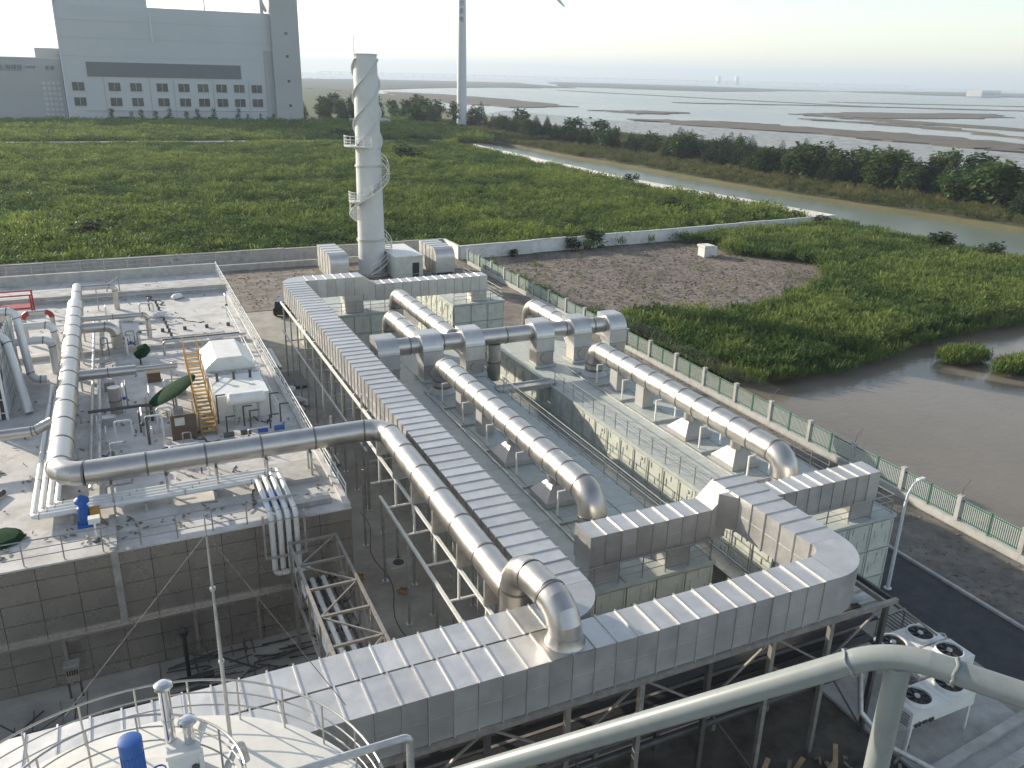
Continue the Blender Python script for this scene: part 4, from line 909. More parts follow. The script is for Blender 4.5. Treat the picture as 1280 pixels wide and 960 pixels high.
# lattice tower at the left edge
lt2 = T('lattice_tower', 'pale lattice clad tower at the left edge of the roof', 'tower', (-9.0, 54, 6))
LX = (-9.4, -7.25); LY = (51.5, 60.0); LH = 10.4
for x in LX:
    for y in LY: add('corner_post', MB().box(x-0.07, y-0.07, 6, x+0.07, y+0.07, LH), 'wpipe', lt2)
for z in np.arange(6.4, LH, 0.8): add('girt', MB().box(LX[1]-0.03, LY[0], float(z), LX[1]+0.03, LY[1], float(z)+0.06), 'wpipe', lt2); add('girt', MB().box(LX[0], LY[0]-0.03, float(z), LX[1], LY[0]+0.03, float(z)+0.06), 'wpipe', lt2)
for i in range(11):
    y = LY[0]+0.75*i
    add('lattice_bar', MB().beam((LX[1]+0.10, min(LY[1], y+2.2), 6.1), (LX[1]+0.10, y, 6.1+(min(LY[1], y+2.2)-y)/2.2*4.2), 0.07), 'wpipe', lt2)
    add('lattice_bar', MB().beam((LX[1]+0.04, y, 6.1), (LX[1]+0.04, min(LY[1], y+2.2), 6.1+(min(LY[1], y+2.2)-y)/2.2*4.2), 0.09), 'wpipe', lt2)
for i in range(7): add('lattice_bar', MB().beam((LX[0]+0.3*i, LY[0]-0.05, 6.1), (LX[0]+0.3*i+0.25, LY[0]-0.05, 10.3), 0.09), 'wpipe', lt2)
add('inner_pack', MB().box(LX[0]+0.1, LY[0]+0.1, 6.0, LX[1]-0.08, LY[1]-0.1, LH-0.3), 'dark', lt2)
rf = T('red_rack', 'red steel frame near the far left roof corner', 'steel frame', (-8.3, 76, 6))
for x in (-9.8, -7.4):
    for y in (75.0, 76.6): add('post', MB().box(x-0.06, y-0.06, 6, x+0.06, y+0.06, 7.6), 'red', rf)
for y in (75.0, 76.6): add('beam', MB().box(-9.9, y-0.06, 7.6, -7.3, y+0.06, 7.70), 'red', rf)
add('tray', MB().box(-9.7, 75.1, 6.5, -7.5, 76.5, 6.62), 'red', rf)

# dewatering unit, stairs, canopy
hs = T('gable_machine', 'pale machine with a gabled hood, row of valves and a white drum', 'machine', (4.7, 49, 6))
hx0, hx1 = 3.5, 6.45; cx = (hx0+hx1)/2
add('body', MB().box(hx0+0.1, 46.9, 6.0, hx1+0.1, 50.8, 7.5), 'white', hs)
add('lower_body', MB().box(hx0, 50.82, 6.0, hx1, 55.2, 7.35), 'white', hs)
add('gable_hood', MB().prism([(hx0, 7.36), (hx1, 7.36), (hx1, 7.75), (cx+0.75, 8.4), (cx-0.75, 8.4), (hx0, 7.75)], 'y', 51.2, 55.0), 'white', hs)
add('apron', MB().box(hx0-0.1, 50.6, 7.51, hx1+0.1, 51.18, 7.58), 'galv', hs)
for i in range(3):
    v = add('valve', MB().tube([(4.0+0.95*i, 49.6, 7.5), (4.0+0.95*i, 49.6, 8.0)], 0.08, 8), 'dark', hs); add('handwheel', MB().lathe([(0.16, 0), (0.16, 0.05)], (4.0+0.95*i, 49.6, 8.0), 12), 'dark', v)
add('drum', MB().tube([(4.15, 46.2, 7.5), (4.25, 46.2, 7.5), (6.1, 46.2, 7.5), (6.2, 46.2, 7.5)], [0.2, 0.36, 0.36, 0.2], 20), 'white', hs)
for x in (4.5, 5.8): add('drum_leg', MB().box(x-0.06, 46.0, 6, x+0.06, 46.4, 7.15), 'galv', hs)
for i, (x, y, h) in enumerate([(3.6, 46.6, 1.7), (4.9, 45.7, 1.2), (5.2, 45.4, 1.0), (6.5, 46.4, 1.5), (6.9, 45.6, 1.1), (3.9, 45.2, 0.9), (6.2, 44.9, 0.8)]):
    add('standpipe', MB().tube([(x, y, 6), (x, y, 6+h), (x+0.5, y, 6+h)], 0.045, 8), 'dark', hs)
for i in range(4): pm_ = add('pump', MB().tube([(3.6+0.9*i, 44.2, 6.25), (4.15+0.9*i, 44.2, 6.25)], 0.15, 10), 'blue' if i > 1 else 'dark', hs)
st = T('yellow_stair', 'yellow steel stair beside the gabled machine', 'stair', (2.9, 50, 6))
for x in (2.55, 3.35): add('stringer', MB().beam((x, 45.0, 6.1), (x, 54.6, 7.9), 0.06, 0.22), 'yellow', st)
for i in range(22): add('tread', MB().box(2.58, 45.15+0.43*i, 6.2+0.081*i, 3.32, 45.40+0.43*i, 6.23+0.081*i), 'yellow', st)
for x in (2.55, 3.35):
    add('handrail', MB().beam((x, 45.0, 7.1), (x, 54.6, 8.9), 0.05), 'yellow', st)
    for i in range(9): add('baluster', MB().box(x-0.02, 45.1+1.16*i, 6.2+0.2175*i, x+0.02, 45.14+1.16*i, 7.1+0.2175*i), 'yellow', st)
cn = T('green_canopy', 'big green oval tarp canopy tilted beside the yellow stair', 'canopy', (0.8, 50.5, 6))
mb = MB(); mb.lathe([(1.55, 0.0), (1.30, 0.16), (0.8, 0.30), (0.05, 0.36)], (0, 0, 0), 26)
me, c = mb.mesh('canopy_cloth', 'tarp', center=False)
o = link('canopy_cloth', me, cn, (1.45, 49.6, 7.25)); o.rotation_euler = (math.radians(4), math.radians(-27), math.radians(8)); o.scale = (1.0, 0.62, 0.45)
add('pole', MB().tube([(1.45, 49.6, 6.0), (1.45, 49.6, 7.2)], 0.04, 8), 'dark', cn)
cn2 = T('green_bundle', 'smaller dark green tarp bundle on a stand farther back', 'bundle', (0.1, 60, 6))
me2 = MB().lathe([(0.05, -0.35), (0.42, -0.28), (0.55, 0.0), (0.38, 0.3), (0.05, 0.36)], (0, 0, 0), 12).mesh('cloth', 'tarp', center=False)[0]
o = link('cloth', me2, cn2, (0.15, 59.0, 6.95)); o.rotation_euler = (0.5, 0.9, 0.3); o.scale = (0.8, 1.0, 1.5)
add('pole', MB().tube([(0.0, 59.0, 6.0), (0.0, 59.0, 6.9)], 0.06, 8), 'dark', cn2)
bb = T('brown_cabinet', 'brown steel cabinet with an open hatch below the green canopy', 'cabinet', (1.6, 45.4, 6))
add('side', MB().box(1.05, 45.0, 6, 2.35, 45.06, 7.45), 'brown', bb); add('side', MB().box(2.28, 45.07, 6, 2.35, 47.0, 7.45), 'brown', bb); add('side', MB().box(1.05, 45.07, 6, 1.12, 47.0, 7.0), 'brown', bb)
add('hatch', MB().box(1.25, 44.98, 6.85, 1.75, 44.997, 7.3), 'roofc', bb)
bp_ = T('blue_pump', 'upright blue motor pump by the roof edge pipes', 'pump', (-3.1, 36.9, 6))
add('base', MB().box(-3.4, 36.7, 6.003, -2.8, 37.2, 6.15), 'blue', bp_); add('motor', MB().lathe([(0.2, 0), (0.24, 0.1), (0.24, 0.75), (0.18, 0.8), (0.18, 0.95), (0.3, 1.0), (0.3, 1.15), (0.12, 1.3)], (-3.1, 36.95, 6.15), 14), 'blue', bp_)
add('gearbox', MB().box(-2.85, 36.8, 6.2, -2.45, 37.1, 6.8), 'yellow', bp_)
tr_ = T('roof_tray', 'white cable tray running to the roof edge and down', 'cable tray', (-2.0, 36, 6)); add('tray', MB().box(-2.15, 34.2, 6.10, -1.87, 37.2, 6.2), 'galv', tr_)
vs = T('valve_stand', 'thin valve stand at the roof edge beside the blue pump', 'valve', (-2.6, 35.4, 6)); add('post', MB().box(-2.68, 35.35, 6.003, -2.6, 35.43, 6.9), 'railw', vs); add('base', MB().lathe([(0.2, 0), (0.2, 0.08), (0.08, 0.12)], (-2.64, 35.39, 6.003), 10), 'dark', vs); add('head', MB().box(-2.85, 35.2, 6.9, -2.4, 35.55, 7.15), 'railw', vs)
# roof clutter: thin pipe lines, stubs, boxes
for i, (lb2, pts, r) in enumerate([
    ('twin thin steel pipes crossing the roof by the machine', [(1.6, 61.3, 6.9), (6.8, 61.3, 6.9)], 0.07), ('second thin steel pipe crossing the roof by the machine', [(1.6, 60.6, 6.0), (1.6, 60.6, 7.0), (7.2, 60.6, 7.0)], 0.09),
    ('low thin pipe along the rear parapet', [(-6.5, 77.6, 6.4), (7.0, 77.6, 6.4)], 0.08), ('thin pipe in front of the brown cabinet', [(-3.0, 48.4, 7.0), (0.2, 48.4, 7.0), (0.2, 48.4, 6.0)], 0.09),
    ('thin dark line beside the roof pipe', [(-2.9, 70, 6.3), (-2.9, 40, 6.3)], 0.09), ('pale conduit beside the roof pipe', [(-2.5, 58, 6.5), (-2.5, 40, 6.5)], 0.11), ('grey pipe lying diagonally on the roof at the left edge', [(-9.0, 36.5, 6.15), (-6.6, 41.5, 6.15)], 0.13),
    ('thin pipe near the tall roof posts', [(-2.2, 63.2, 6.5), (6.0, 63.2, 6.5)], 0.06)]):
    t = T('thin_pipe', lb2, 'pipe', pts[0]); thin_pipe('pipe_length', pts, r, 'galv' if i % 3 else 'dark', t, n=8)
    a, b2 = Vector(pts[0]), Vector(pts[-1])
    for k in range(3):
        p = a+(b2-a)*(0.15+0.35*k)
        if p.z > 6.15: add('foot', MB().box(p.x-0.03, p.y-0.03, 6.003, p.x+0.03, p.y+0.03, max(p.z, 6.2)-r), 'galv', t)
for i in range(11):
    y = 64.0+1.15*i
    one('roof_stub', MB().lathe([(0.14, 0), (0.10, 0.05), (0.10, 0.3)], (2.4-0.06*i, y, 6.003), 8), 'dark', 'small dark stub in the row down the roof middle', 'roof stub', 'row of dark stubs down the roof')
for i in range(6): one('roof_stub', MB().box(-1.5+1.6*i, 66.5, 6.003, -1.25+1.6*i, 66.75, 6.25), 'dark', 'small dark block in the crosswise row on the roof', 'roof block', 'crosswise row of dark blocks on the roof')
for x, y, lb2, a in ((1.9, 71.0, 'pale sack lying near the rear parapet', 0.4), (-0.5, 70.5, 'pale sack left of the dark stubs', 0.2), (5.2, 62.6, 'white sack on the thin pipes, left', 0.1), (6.3, 63.0, 'white sack on the thin pipes, right', -0.2), (3.6, 76.6, 'straw coloured sack by the rear parapet', 0.6)):
    o = one('sack', MB().lathe([(0.1, 0), (0.42, 0.06), (0.5, 0.22), (0.35, 0.4), (0.08, 0.48)], (0, 0, 0), 9), 'bags', lb2, 'sack'); o.location = (x, y, 6.25); o.scale = (1.2, 0.7, 0.9); o.rotation_euler = (0, 0, a)
t = T('roof_post', 'pair of thin posts with a cross brace on the far roof', 'post', (-2, 80, 6))
for x in (-1.9, -0.9): add('post', MB().box(x-0.05, 79.9, 6, x+0.05, 80.0, 7.6), 'steel', t)
add('brace', MB().beam((-1.9, 79.95, 6.9), (-0.9, 79.95, 7.5), 0.05), 'steel', t)
one('red_board', MB().box(-0.05, 43.2, 6.004, 0.6, 43.6, 6.12), 'red', 'small red box lying on the roof in front of the cabinet', 'box')
one('steel_plate', MB().box(5.4, 34.9, 6.02, 7.3, 35.6, 6.28), 'galv', 'stack of shiny steel sheets on the roof corner', 'sheets')
one('valve_crate', MB().box(4.3, 35.6, 6.003, 5.2, 36.3, 6.55), 'blue', 'grey blue crate of fittings beside the white pipes', 'crate')
one('green_net', MB().lathe([(0.1, 0), (0.9, 0.05), (0.7, 0.25), (0.1, 0.32)], (-6.3, 36.9, 6.003), 9), 'tarp', 'crumpled green net on the roof at the left edge', 'net')
rk2 = random.Random(77)
for i in range(46):
    x = rk2.uniform(-2.6, 2.2) if i % 3 else rk2.uniform(-2.6, 7.2); y = rk2.uniform(39.4, 49) if i % 2 else rk2.uniform(49, 76); h = rk2.uniform(0.5, 1.7); L = rk2.uniform(0.3, 1.4); al = rk2.random() < 0.6
    if 2.3 < x < 6.7 and 44 < y < 56: continue
    e = Vector((x+(L if al else 0), y+(0 if al else L), 6+h)); t = T('roof_standpipe', 'thin steel standpipe in the pipework clutter on the clad roof', 'pipe', (x, y, 6), 'standpipes cluttering the clad roof')
    thin_pipe('pipe_length', [(x, y, 6.0), (x, y, 6+h), e, (e.x, e.y, 6.003)] if rk2.random() < 0.6 else [(x, y, 6.0), (x, y, 6+h), e], rk2.choice([0.035, 0.05, 0.07]), rk2.choice(['galv', 'dark', 'steel', 'wpipe']), t, n=7, seg=3)
    if i % 3 == 0: add('valve', MB().lathe([(0.07, 0), (0.11, 0.06), (0.11, 0.16), (0.05, 0.22)], (x, y, 6+h*0.5), 8), rk2.choice(['dark', 'blue', 'dark']), t)
rub = MB()
for i in range(300):
    x = rk2.uniform(-8, 7.4); y = rk2.choice([rk2.uniform(35, 37), rk2.uniform(39, 62), rk2.uniform(39, 50), rk2.uniform(62, 85)]); a = rk2.uniform(0, PI); L = rk2.uniform(0.06, 0.28)*(3 if i % 11 == 0 else 1)
    rub.beam((x, y, 6.03+rk2.random()*0.05), (x+L*math.cos(a), y+L*math.sin(a), 6.03+rk2.random()*0.08), rk2.uniform(0.03, 0.09), rk2.uniform(0.02, 0.07))
props(add('roof_litter', rub, 'litter'), 'offcuts, clips and rubbish strewn over the clad roof', 'debris', kind='stuff')
for i in range(7):
    x = rk2.uniform(-2.4, 1.6); y = rk2.uniform(39.5, 60); w = rk2.uniform(0.4, 0.9)
    one('roof_crate', MB().box(x, y, 6.003, x+w, y+w*0.8, 6.2+0.5*rk2.random()), rk2.choice(['galv', 'brown', 'white', 'steel']), 'small crate or cabinet standing in the roof pipework', 'crate', 'crates on the clad roof')
for i in range(9):
    pts = []; x = rk2.uniform(-2, 6); y = rk2.uniform(40, 80)
    for k in range(14): x += rk2.uniform(-0.3, 0.45); y += rk2.uniform(-0.7, 0.35); pts.append((min(x, 7.3), max(36, y), 6.03))
    one('roof_hose', MB().tube(pts, 0.03, 5), rk2.choice(['black', 'dark', 'tarp']), 'dark hose lying loose across the clad roof', 'hose', 'loose hoses on the clad roof')
# pipe bridge truss between the building and the front duct
tb = T('pipe_bridge', 'steel truss bridge carrying white pipes from the building towards the duct', 'pipe bridge', (6, 28, 0))
for x in (5.0, 7.05):
    for z in (5.22, 3.0): add('chord', MB().box(x-0.06, 21.4, z-0.06, x+0.06, 33.4, z+0.06), 'steel', tb)
    for i in range(7):
        y = 33.3-1.95*i; add('upright', MB().box(x-0.045, y-0.045, 3.06, x+0.045, y+0.045, 5.16), 'steel', tb)
        if i < 6: add('brace', MB().beam((x, y, 3.05 if i % 2 else 5.15), (x, y-1.95, 5.15 if i % 2 else 3.05), 0.05), 'steel', tb)
for i in range(7):
    y = 33.3-1.95*i
    add('cross_beam', MB().box(5.07, y-0.05, 5.17, 6.98, y+0.05, 5.27), 'steel', tb); add('cross_beam', MB().box(5.07, y-0.05, 2.95, 6.98, y+0.05, 3.05), 'dark', tb)
    if i < 6: add('brace', MB().beam((5.05 if i % 2 else 7.0, y, 5.22), (7.0 if i % 2 else 5.05, y-1.95, 5.22), 0.06), 'steel', tb)
for x in (5.0, 7.05):
    for y in (32.8, 26.0): add('column', MB().box(x-0.08, y-0.08, 0, x+0.08, y+0.08, 2.94), 'steel', tb)
for i, x in enumerate((5.35, 5.6, 5.85, 6.1, 6.35, 6.65)):
    t = T('bridge_pipe', ['first', 'second', 'third', 'fourth', 'fifth', 'sixth'][i]+' pipe from the left inside the truss bridge', 'pipe', (x, 21, 3.2)); add('pipe_length', MB().tube([(x, 21.3, 3.22), (x, 33.2, 3.22)], 0.07 if i % 2 else 0.115, 12), 'black' if i % 2 else 'wpipe', t)

# ------------------------------------------------------------------ round tank in front with platform and mast
tk = T('storage_tank', 'round white topped tank in the foreground, lower left', 'tank', (-1.2, 12.4, 0))
TC = (-1.22, 12.38); TR = 4.62; TZ = 11.0
add('shell', MB().lathe([(TR, 0), (TR, TZ)], (*TC, 0), 64, caps=False), 'duct', tk)
add('roof', MB().lathe([(TR+0.05, TZ-0.08), (TR+0.05, TZ), (2.2, TZ+0.24), (0.02, TZ+0.38)], (*TC, 0), 64), 'screed', tk)
for i in range(7):
    a = 0.35+i*0.9; add('roof_rib', MB().beam((TC[0]+2.5*math.cos(a), TC[1]+2.5*math.sin(a), TZ+0.25), (TC[0]+4.5*math.cos(a), TC[1]+4.5*math.sin(a), TZ+0.05), 0.09, 0.08), 'railw', tk)
def ring_rail(name, label, c, R, z, h, n, m_='rail', rails=(0.4, 0.75, 1.1)):
    t = T(name, label, 'railing', (c[0], c[1], z)); pm2 = MB().tube([(0, 0, 0), (0, 0, h)], 0.022, 6).mesh('post', m_, center=False)[0]
    for i in range(n): a = 2*PI*(i+0.35)/n; link('post', pm2, t, (c[0]+R*math.cos(a), c[1]+R*math.sin(a), z))
    for q in rails: add('rail', MB().tube([(c[0]+R*math.cos(2*PI*i/72), c[1]+R*math.sin(2*PI*i/72), z+q) for i in range(72)], 0.026 if q == rails[-1] else 0.018, 6, closed=True), m_, t)
ring_rail('tank_railing', 'round railing on the rim of the foreground tank', TC, 4.56, TZ, 1.1, 26)
IC = (-1.36, 13.0)
pf = T('tank_platform', 'round steel platform in the middle of the tank roof', 'platform', (*IC, TZ)); add('deck', MB().lathe([(2.2, 0), (2.2, 0.08)], (*IC, TZ+0.62), 40), 'screed', pf)
for i in range(6): a = i*PI/3; add('leg', MB().box(IC[0]+1.9*math.cos(a)-0.05, IC[1]+1.9*math.sin(a)-0.05, TZ+0.08, IC[0]+1.9*math.cos(a)+0.05, IC[1]+1.9*math.sin(a)+0.05, TZ+0.62), 'galv', pf)
ring_rail('platform_railing', 'inner round railing round the tank agitator', IC, 2.18, TZ+0.7, 1.1, 15, rails=(0.45, 0.8, 1.1))
mo = T('blue_motor', 'bright blue ribbed motor on the tank platform', 'motor', (-1.05, 14.1, TZ+0.7))
add('gearbox', MB().lathe([(0.26, 0), (0.26, 0.35)], (-1.08, 14.05, TZ+0.7), 16), 'blue', mo)
add('motor_body', MB().lathe([(0.20, 0.35), (0.20, 1.25), (0.215, 1.25), (0.215, 1.5), (0.12, 1.53)], (-1.08, 14.05, TZ+0.7), 22), 'blue', mo)
for i in range(16): a = i*PI/8; add('cooling_fin', MB().beam((-1.08+0.2*math.cos(a), 14.05+0.2*math.sin(a), TZ+1.1), (-1.08+0.2*math.cos(a), 14.05+0.2*math.sin(a), TZ+1.9), 0.025, 0.025), 'blue', mo)
vb = T('vent_box', 'white square vent box on the tank platform', 'vent', (-0.2, 14.5, TZ+0.7))
add('box', MB().box(-0.50, 14.15, TZ+0.7, 0.12, 14.75, TZ+1.45), 'white', vb); add('frame', MB().box(-0.53, 14.12, TZ+1.38, 0.15, 14.14, TZ+1.47).box(0.06, 14.115, TZ+0.7, 0.15, 14.135, TZ+1.37), 'white', vb)
add('port', MB().tube([(-0.02, 14.145, TZ+1.05), (-0.02, 14.10, TZ+1.05)], 0.07, 14), 'dark', vb)
for (x, y, h, lb2) in ((-0.40, 14.62, 2.75, 'tall polished vent pipe with a mushroom cap'), (-0.06, 14.42, 1.95, 'short polished vent pipe with a mushroom cap')):
    t = T('vent_pipe', lb2, 'vent', (x, y, TZ)); add('pipe_length', MB().tube([(x, y, TZ+1.46), (x, y, TZ+h)], 0.105 if h > 2 else 0.10, 22), 'chrome', t)
    add('cap', MB().lathe([(0.15, -0.04), (0.185, 0.0), (0.17, 0.05), (0.10, 0.10), (0.02, 0.115)], (x, y, TZ+h), 24), 'chrome', t)
    if h > 2: add('clamp', MB().lathe([(0.125, 0), (0.125, 0.03)], (x, y, TZ+1.95), 22), 'chrome', t)
t = T('blue_valve', 'small blue valve between motor and vent box', 'valve', (-0.7, 14.3, TZ+0.7)); add('body', MB().lathe([(0.09, 0), (0.14, 0.1), (0.14, 0.25), (0.07, 0.35)], (-0.68, 14.25, TZ+0.7), 12), 'blue', t); add('handwheel', MB().tube([(-0.68+0.13*math.cos(u), 14.25+0.13*math.sin(u), TZ+1.12) for u in [2*PI*k/12 for k in range(12)]], 0.02, 5, closed=True), 'blue', t)
ms = T('lightning_mast', 'tall thin lightning mast on the tank with guy wires', 'mast', (0.75, 15.65, TZ))
add('mast', MB().tube([(0.75, 15.65, TZ), (0.75, 15.65, TZ+2.2), (0.75, 15.65, TZ+4.0), (0.75, 15.65, TZ+5.8)], [0.045, 0.042, 0.028, 0.012], 10), 'galv', ms)
for z in (2.2, 4.0): add('collar', MB().lathe([(0.06, 0), (0.06, 0.06)], (0.75, 15.65, TZ+z), 10), 'galv', ms)
add('guy_wire', MB().beam((0.75, 15.65, TZ+5.3), (3.1, 14.6, TZ+1.1), 0.012), 'wire', ms); add('guy_wire', MB().beam((0.75, 15.65, TZ+5.3), (-2.4, 16.6, TZ+1.1), 0.012), 'wire', ms)
for lb2, pts, r in (('pale bent pipe rising at the tank rim, lower centre', [(0.4, 12.98, TZ+1.3), (2.2, 12.98, TZ+1.3), (4.02, 12.97, TZ+1.3), (4.05, 12.97, TZ-3.5)], 0.085), ('white stub pipe on the tank roof', [(0.42, 13.9, TZ+0.7), (0.85, 14.35, TZ+1.3), (0.95, 14.4, TZ+0.6)], 0.075)):
    t = T('bent_pipe', lb2, 'pipe', pts[0]); thin_pipe('pipe_length', pts, r, 'galv', t, R=0.16, n=12)
lad = T('tank_ladder', 'white ladder cage lying at the left of the tank roof', 'ladder', (-2.6, 14.2, TZ))
for i in range(9): add('rung', MB().beam((-2.9+0.13*i, 14.0, TZ+0.32), (-3.05+0.13*i, 15.6, TZ+0.26), 0.03), 'railw', lad)
for y in (14.2, 15.3): add('side_bar', MB().beam((-3.1, y, TZ+0.36), (-1.75, y, TZ+0.36), 0.04), 'railw', lad)

# ------------------------------------------------------------------ condensers, front yard, lamp
def condenser(label, x, y, w=3.3, d=1.25, z0=1.15, z1=2.2, fans=2):
    t = T('condenser', label, 'condenser', (x, y, 0))
    add('casing', MB().box(x-w/2, y-d/2, z0+0.3, x+w/2, y+d/2, z1), 'white', t)
    b = MB()
    for s_ in (-1, 1): b.prism([(y-d/2+0.03, z0+0.3), (y+d/2-0.03, z0+0.3), (y+0.2, z0-0.15), (y-0.2, z0-0.15)], 'x', x+s_*(w/2-0.05)-0.03, x+s_*(w/2-0.05)+0.03)
    add('end_plate', b, 'white', t)
    for sx in (-1, 1):
        for sy in (-1, 1): add('leg', MB().beam((x+sx*(w/2-0.08), y+sy*(d/2-0.08), 0), (x+sx*(w/2-0.14), y+sy*(d/2-0.08), z0+0.3), 0.10), 'white', t)
    for k in range(5): add('coil_tube', MB().box(x-w/2-0.06, y-d/2+0.1, z0+0.36+0.12*k, x-w/2-0.003, y+d/2-0.1, z0+0.40+0.12*k), 'galv', t)
    for i in range(fans):
        fx = x-w/2+w*(i+0.5)/fans
        f_ = add('fan_shroud', MB().lathe([(0.60, 0.0), (0.57, 0.13), (0.53, 0.13), (0.53, 0.02)], (fx, y, z1+0.002), 28, caps=False), 'white', t)
        add('fan_well', MB().lathe([(0.53, 0.0), (0.53, 0.02)], (fx, y, z1+0.004), 28), 'black', f_)
        m2 = MB()
        for k in range(7):
            a = k*2*PI/7; m2.face([(fx+0.12*math.cos(a), y+0.12*math.sin(a), z1+0.06), (fx+0.5*math.cos(a-0.25), y+0.5*math.sin(a-0.25), z1+0.05), (fx+0.5*math.cos(a+0.3), y+0.5*math.sin(a+0.3), z1+0.09), (fx+0.12*math.cos(a+0.5), y+0.12*math.sin(a+0.5), z1+0.09)])
        add('fan_blades', m2, 'black', f_); add('fan_hub', MB().lathe([(0.13, 0), (0.11, 0.06)], (fx, y, z1+0.08), 12), 'galv', f_)
        add('top_panel', MB().box(fx-w/fans/2+0.03, y-d/2+0.02, z1+0.003, fx-0.62, y+d/2-0.02, z1+0.015), 'white', t) if w/fans/2 > 0.7 else None
    return t
condenser('white twin fan condenser farthest back, beside the road', 29.0, 20.15)
condenser('white twin fan condenser in the middle of the three', 29.1, 18.75, z1=2.25)
cc = condenser('white twin fan condenser nearest, on splayed legs', 27.2, 17.3, w=3.6)
sl_ = T('concrete_pad', 'broken concrete pad under the condensers', 'slab', (29, 17, 0)); add('pad', MB().box(25.2, 14.6, 0.004, 31.8, 21.2, 0.14), 'slab', sl_)
for i, (a, b2) in enumerate((((24.2, 15.4), (32.6, 16.2)), ((23.6, 14.2), (33.2, 15.0)), ((31.9, 19.3), (33.2, 21.4)))):
    one('concrete_beam', MB().beam((*a, 0.22), (*b2, 0.22), 0.35, 0.42), 'slab', ['inner', 'outer', 'short angled'][i]+' concrete beam lying by the condensers', 'beam')
one('grey_pipe', MB().tube([(23.6, 18.0, 4.0), (23.6, 17.6, 2.2), (24.2, 16.6, 1.2), (26.0, 14.6, 0.4)], 0.11, 12), 'galv', 'bent grey pipe coming down from the rack to the slab', 'pipe')
pg = T('steel_grating', 'grey grating frame lying on the road edge', 'grating', (31.5, 20.8, 0)); 
for i in range(8): add('bar', MB().box(30.6+0.24*i, 20.8, 0.9, 30.64+0.24*i, 23.0, 0.94), 'dark', pg)
for y in (20.8, 23.0): add('edge', MB().box(30.5, y-0.05, 0.85, 32.5, y+0.05, 0.97), 'steel', pg)
for x in (30.6, 32.4):
    for y in (20.9, 22.9): add('leg', MB().box(x-0.04, y-0.04, 0, x+0.04, y+0.04, 0.85), 'steel', pg)
lp = T('street_lamp', 'curved white street lamp post at the road edge', 'street lamp', (34.4, 25.6, 0))
add('pole', MB().tube([(34.4, 25.6, 0), (34.4, 25.6, 3), (34.4, 25.6, 5.0), (34.5, 25.62, 5.6), (34.85, 25.7, 6.0), (35.3, 25.8, 6.1)], [0.10, 0.085, 0.07, 0.06, 0.05, 0.05], 12), 'turb', lp)
add('lamp_head', MB().prism([(35.2, 6.06), (35.75, 6.10), (35.7, 6.2), (35.25, 6.18)], 'y', 25.72, 25.9), 'turb', lp); add('base_flange', MB().lathe([(0.2, 0), (0.2, 0.03), (0.12, 0.06)], (34.4, 25.6, 0.004), 12), 'turb', lp)
rr = random.Random(21); deb = MB()
for i in range(900):
    x = rr.uniform(4, 25); y = rr.uniform(8.5, 18) if i % 3 else rr.uniform(8, 17); a = rr.uniform(0, 3.14); L = rr.uniform(0.15, 1.6) if i % 4 == 0 else rr.uniform(0.08, 0.4); z = 0.01+rr.random()*0.08
    deb.beam((x, y, z), (x+L*math.cos(a), y+L*math.sin(a), z+rr.uniform(0, 0.15)), rr.uniform(0.04, 0.16), rr.uniform(0.03, 0.12))
props(add('building_debris', deb, 'litter'), 'scattered rubble and offcuts on the dark yard under the rack', 'debris', kind='stuff')
for i in range(9):
    x = rr.uniform(10, 22); y = rr.uniform(15, 18); a = rr.uniform(0.2, 1.2)
    one('timber_plank', MB().beam((x, y, 0.2), (x+1.7*math.cos(a), y+1.7*math.sin(a), 0.35+rr.random()*0.5), 0.18, 0.05), 'wood', 'pale timber plank lying under the duct rack', 'plank', 'planks under the duct rack')
for i in range(14):
    x = rr.uniform(9, 23); y = rr.uniform(10, 16.5); a = rr.uniform(0, PI); L = rr.uniform(1.5, 4)
    one('scaffold_tube', MB().tube([(x, y, 0.08), (x+L*math.cos(a), y+L*math.sin(a), 0.12+0.1*rr.random())], 0.03, 6), rr.choice(['galv', 'railw', 'steel']), 'steel scaffold tube lying in the work yard', 'scaffold tube', 'scaffold tubes in the work yard')
for i in range(8):
    x = rr.uniform(9, 24); y = rr.uniform(9.5, 16); w = rr.uniform(0.4, 1.1)
    one('pallet_stack', MB().box(x, y, 0.004, x+w, y+w*0.8, 0.12).box(x+0.05, y+0.05, 0.122, x+w-0.05, y+w*0.8-0.05, 0.2+0.3*rr.random()), rr.choice(['wood', 'slab', 'bags', 'brown']), 'small stack of material left in the work yard', 'stack', 'material stacks in the work yard')
one('yard_wall', MB().box(17.0, 8.0, 0, 26.0, 8.3, 1.1), 'slab', 'low concrete wall at the bottom of the picture', 'wall')
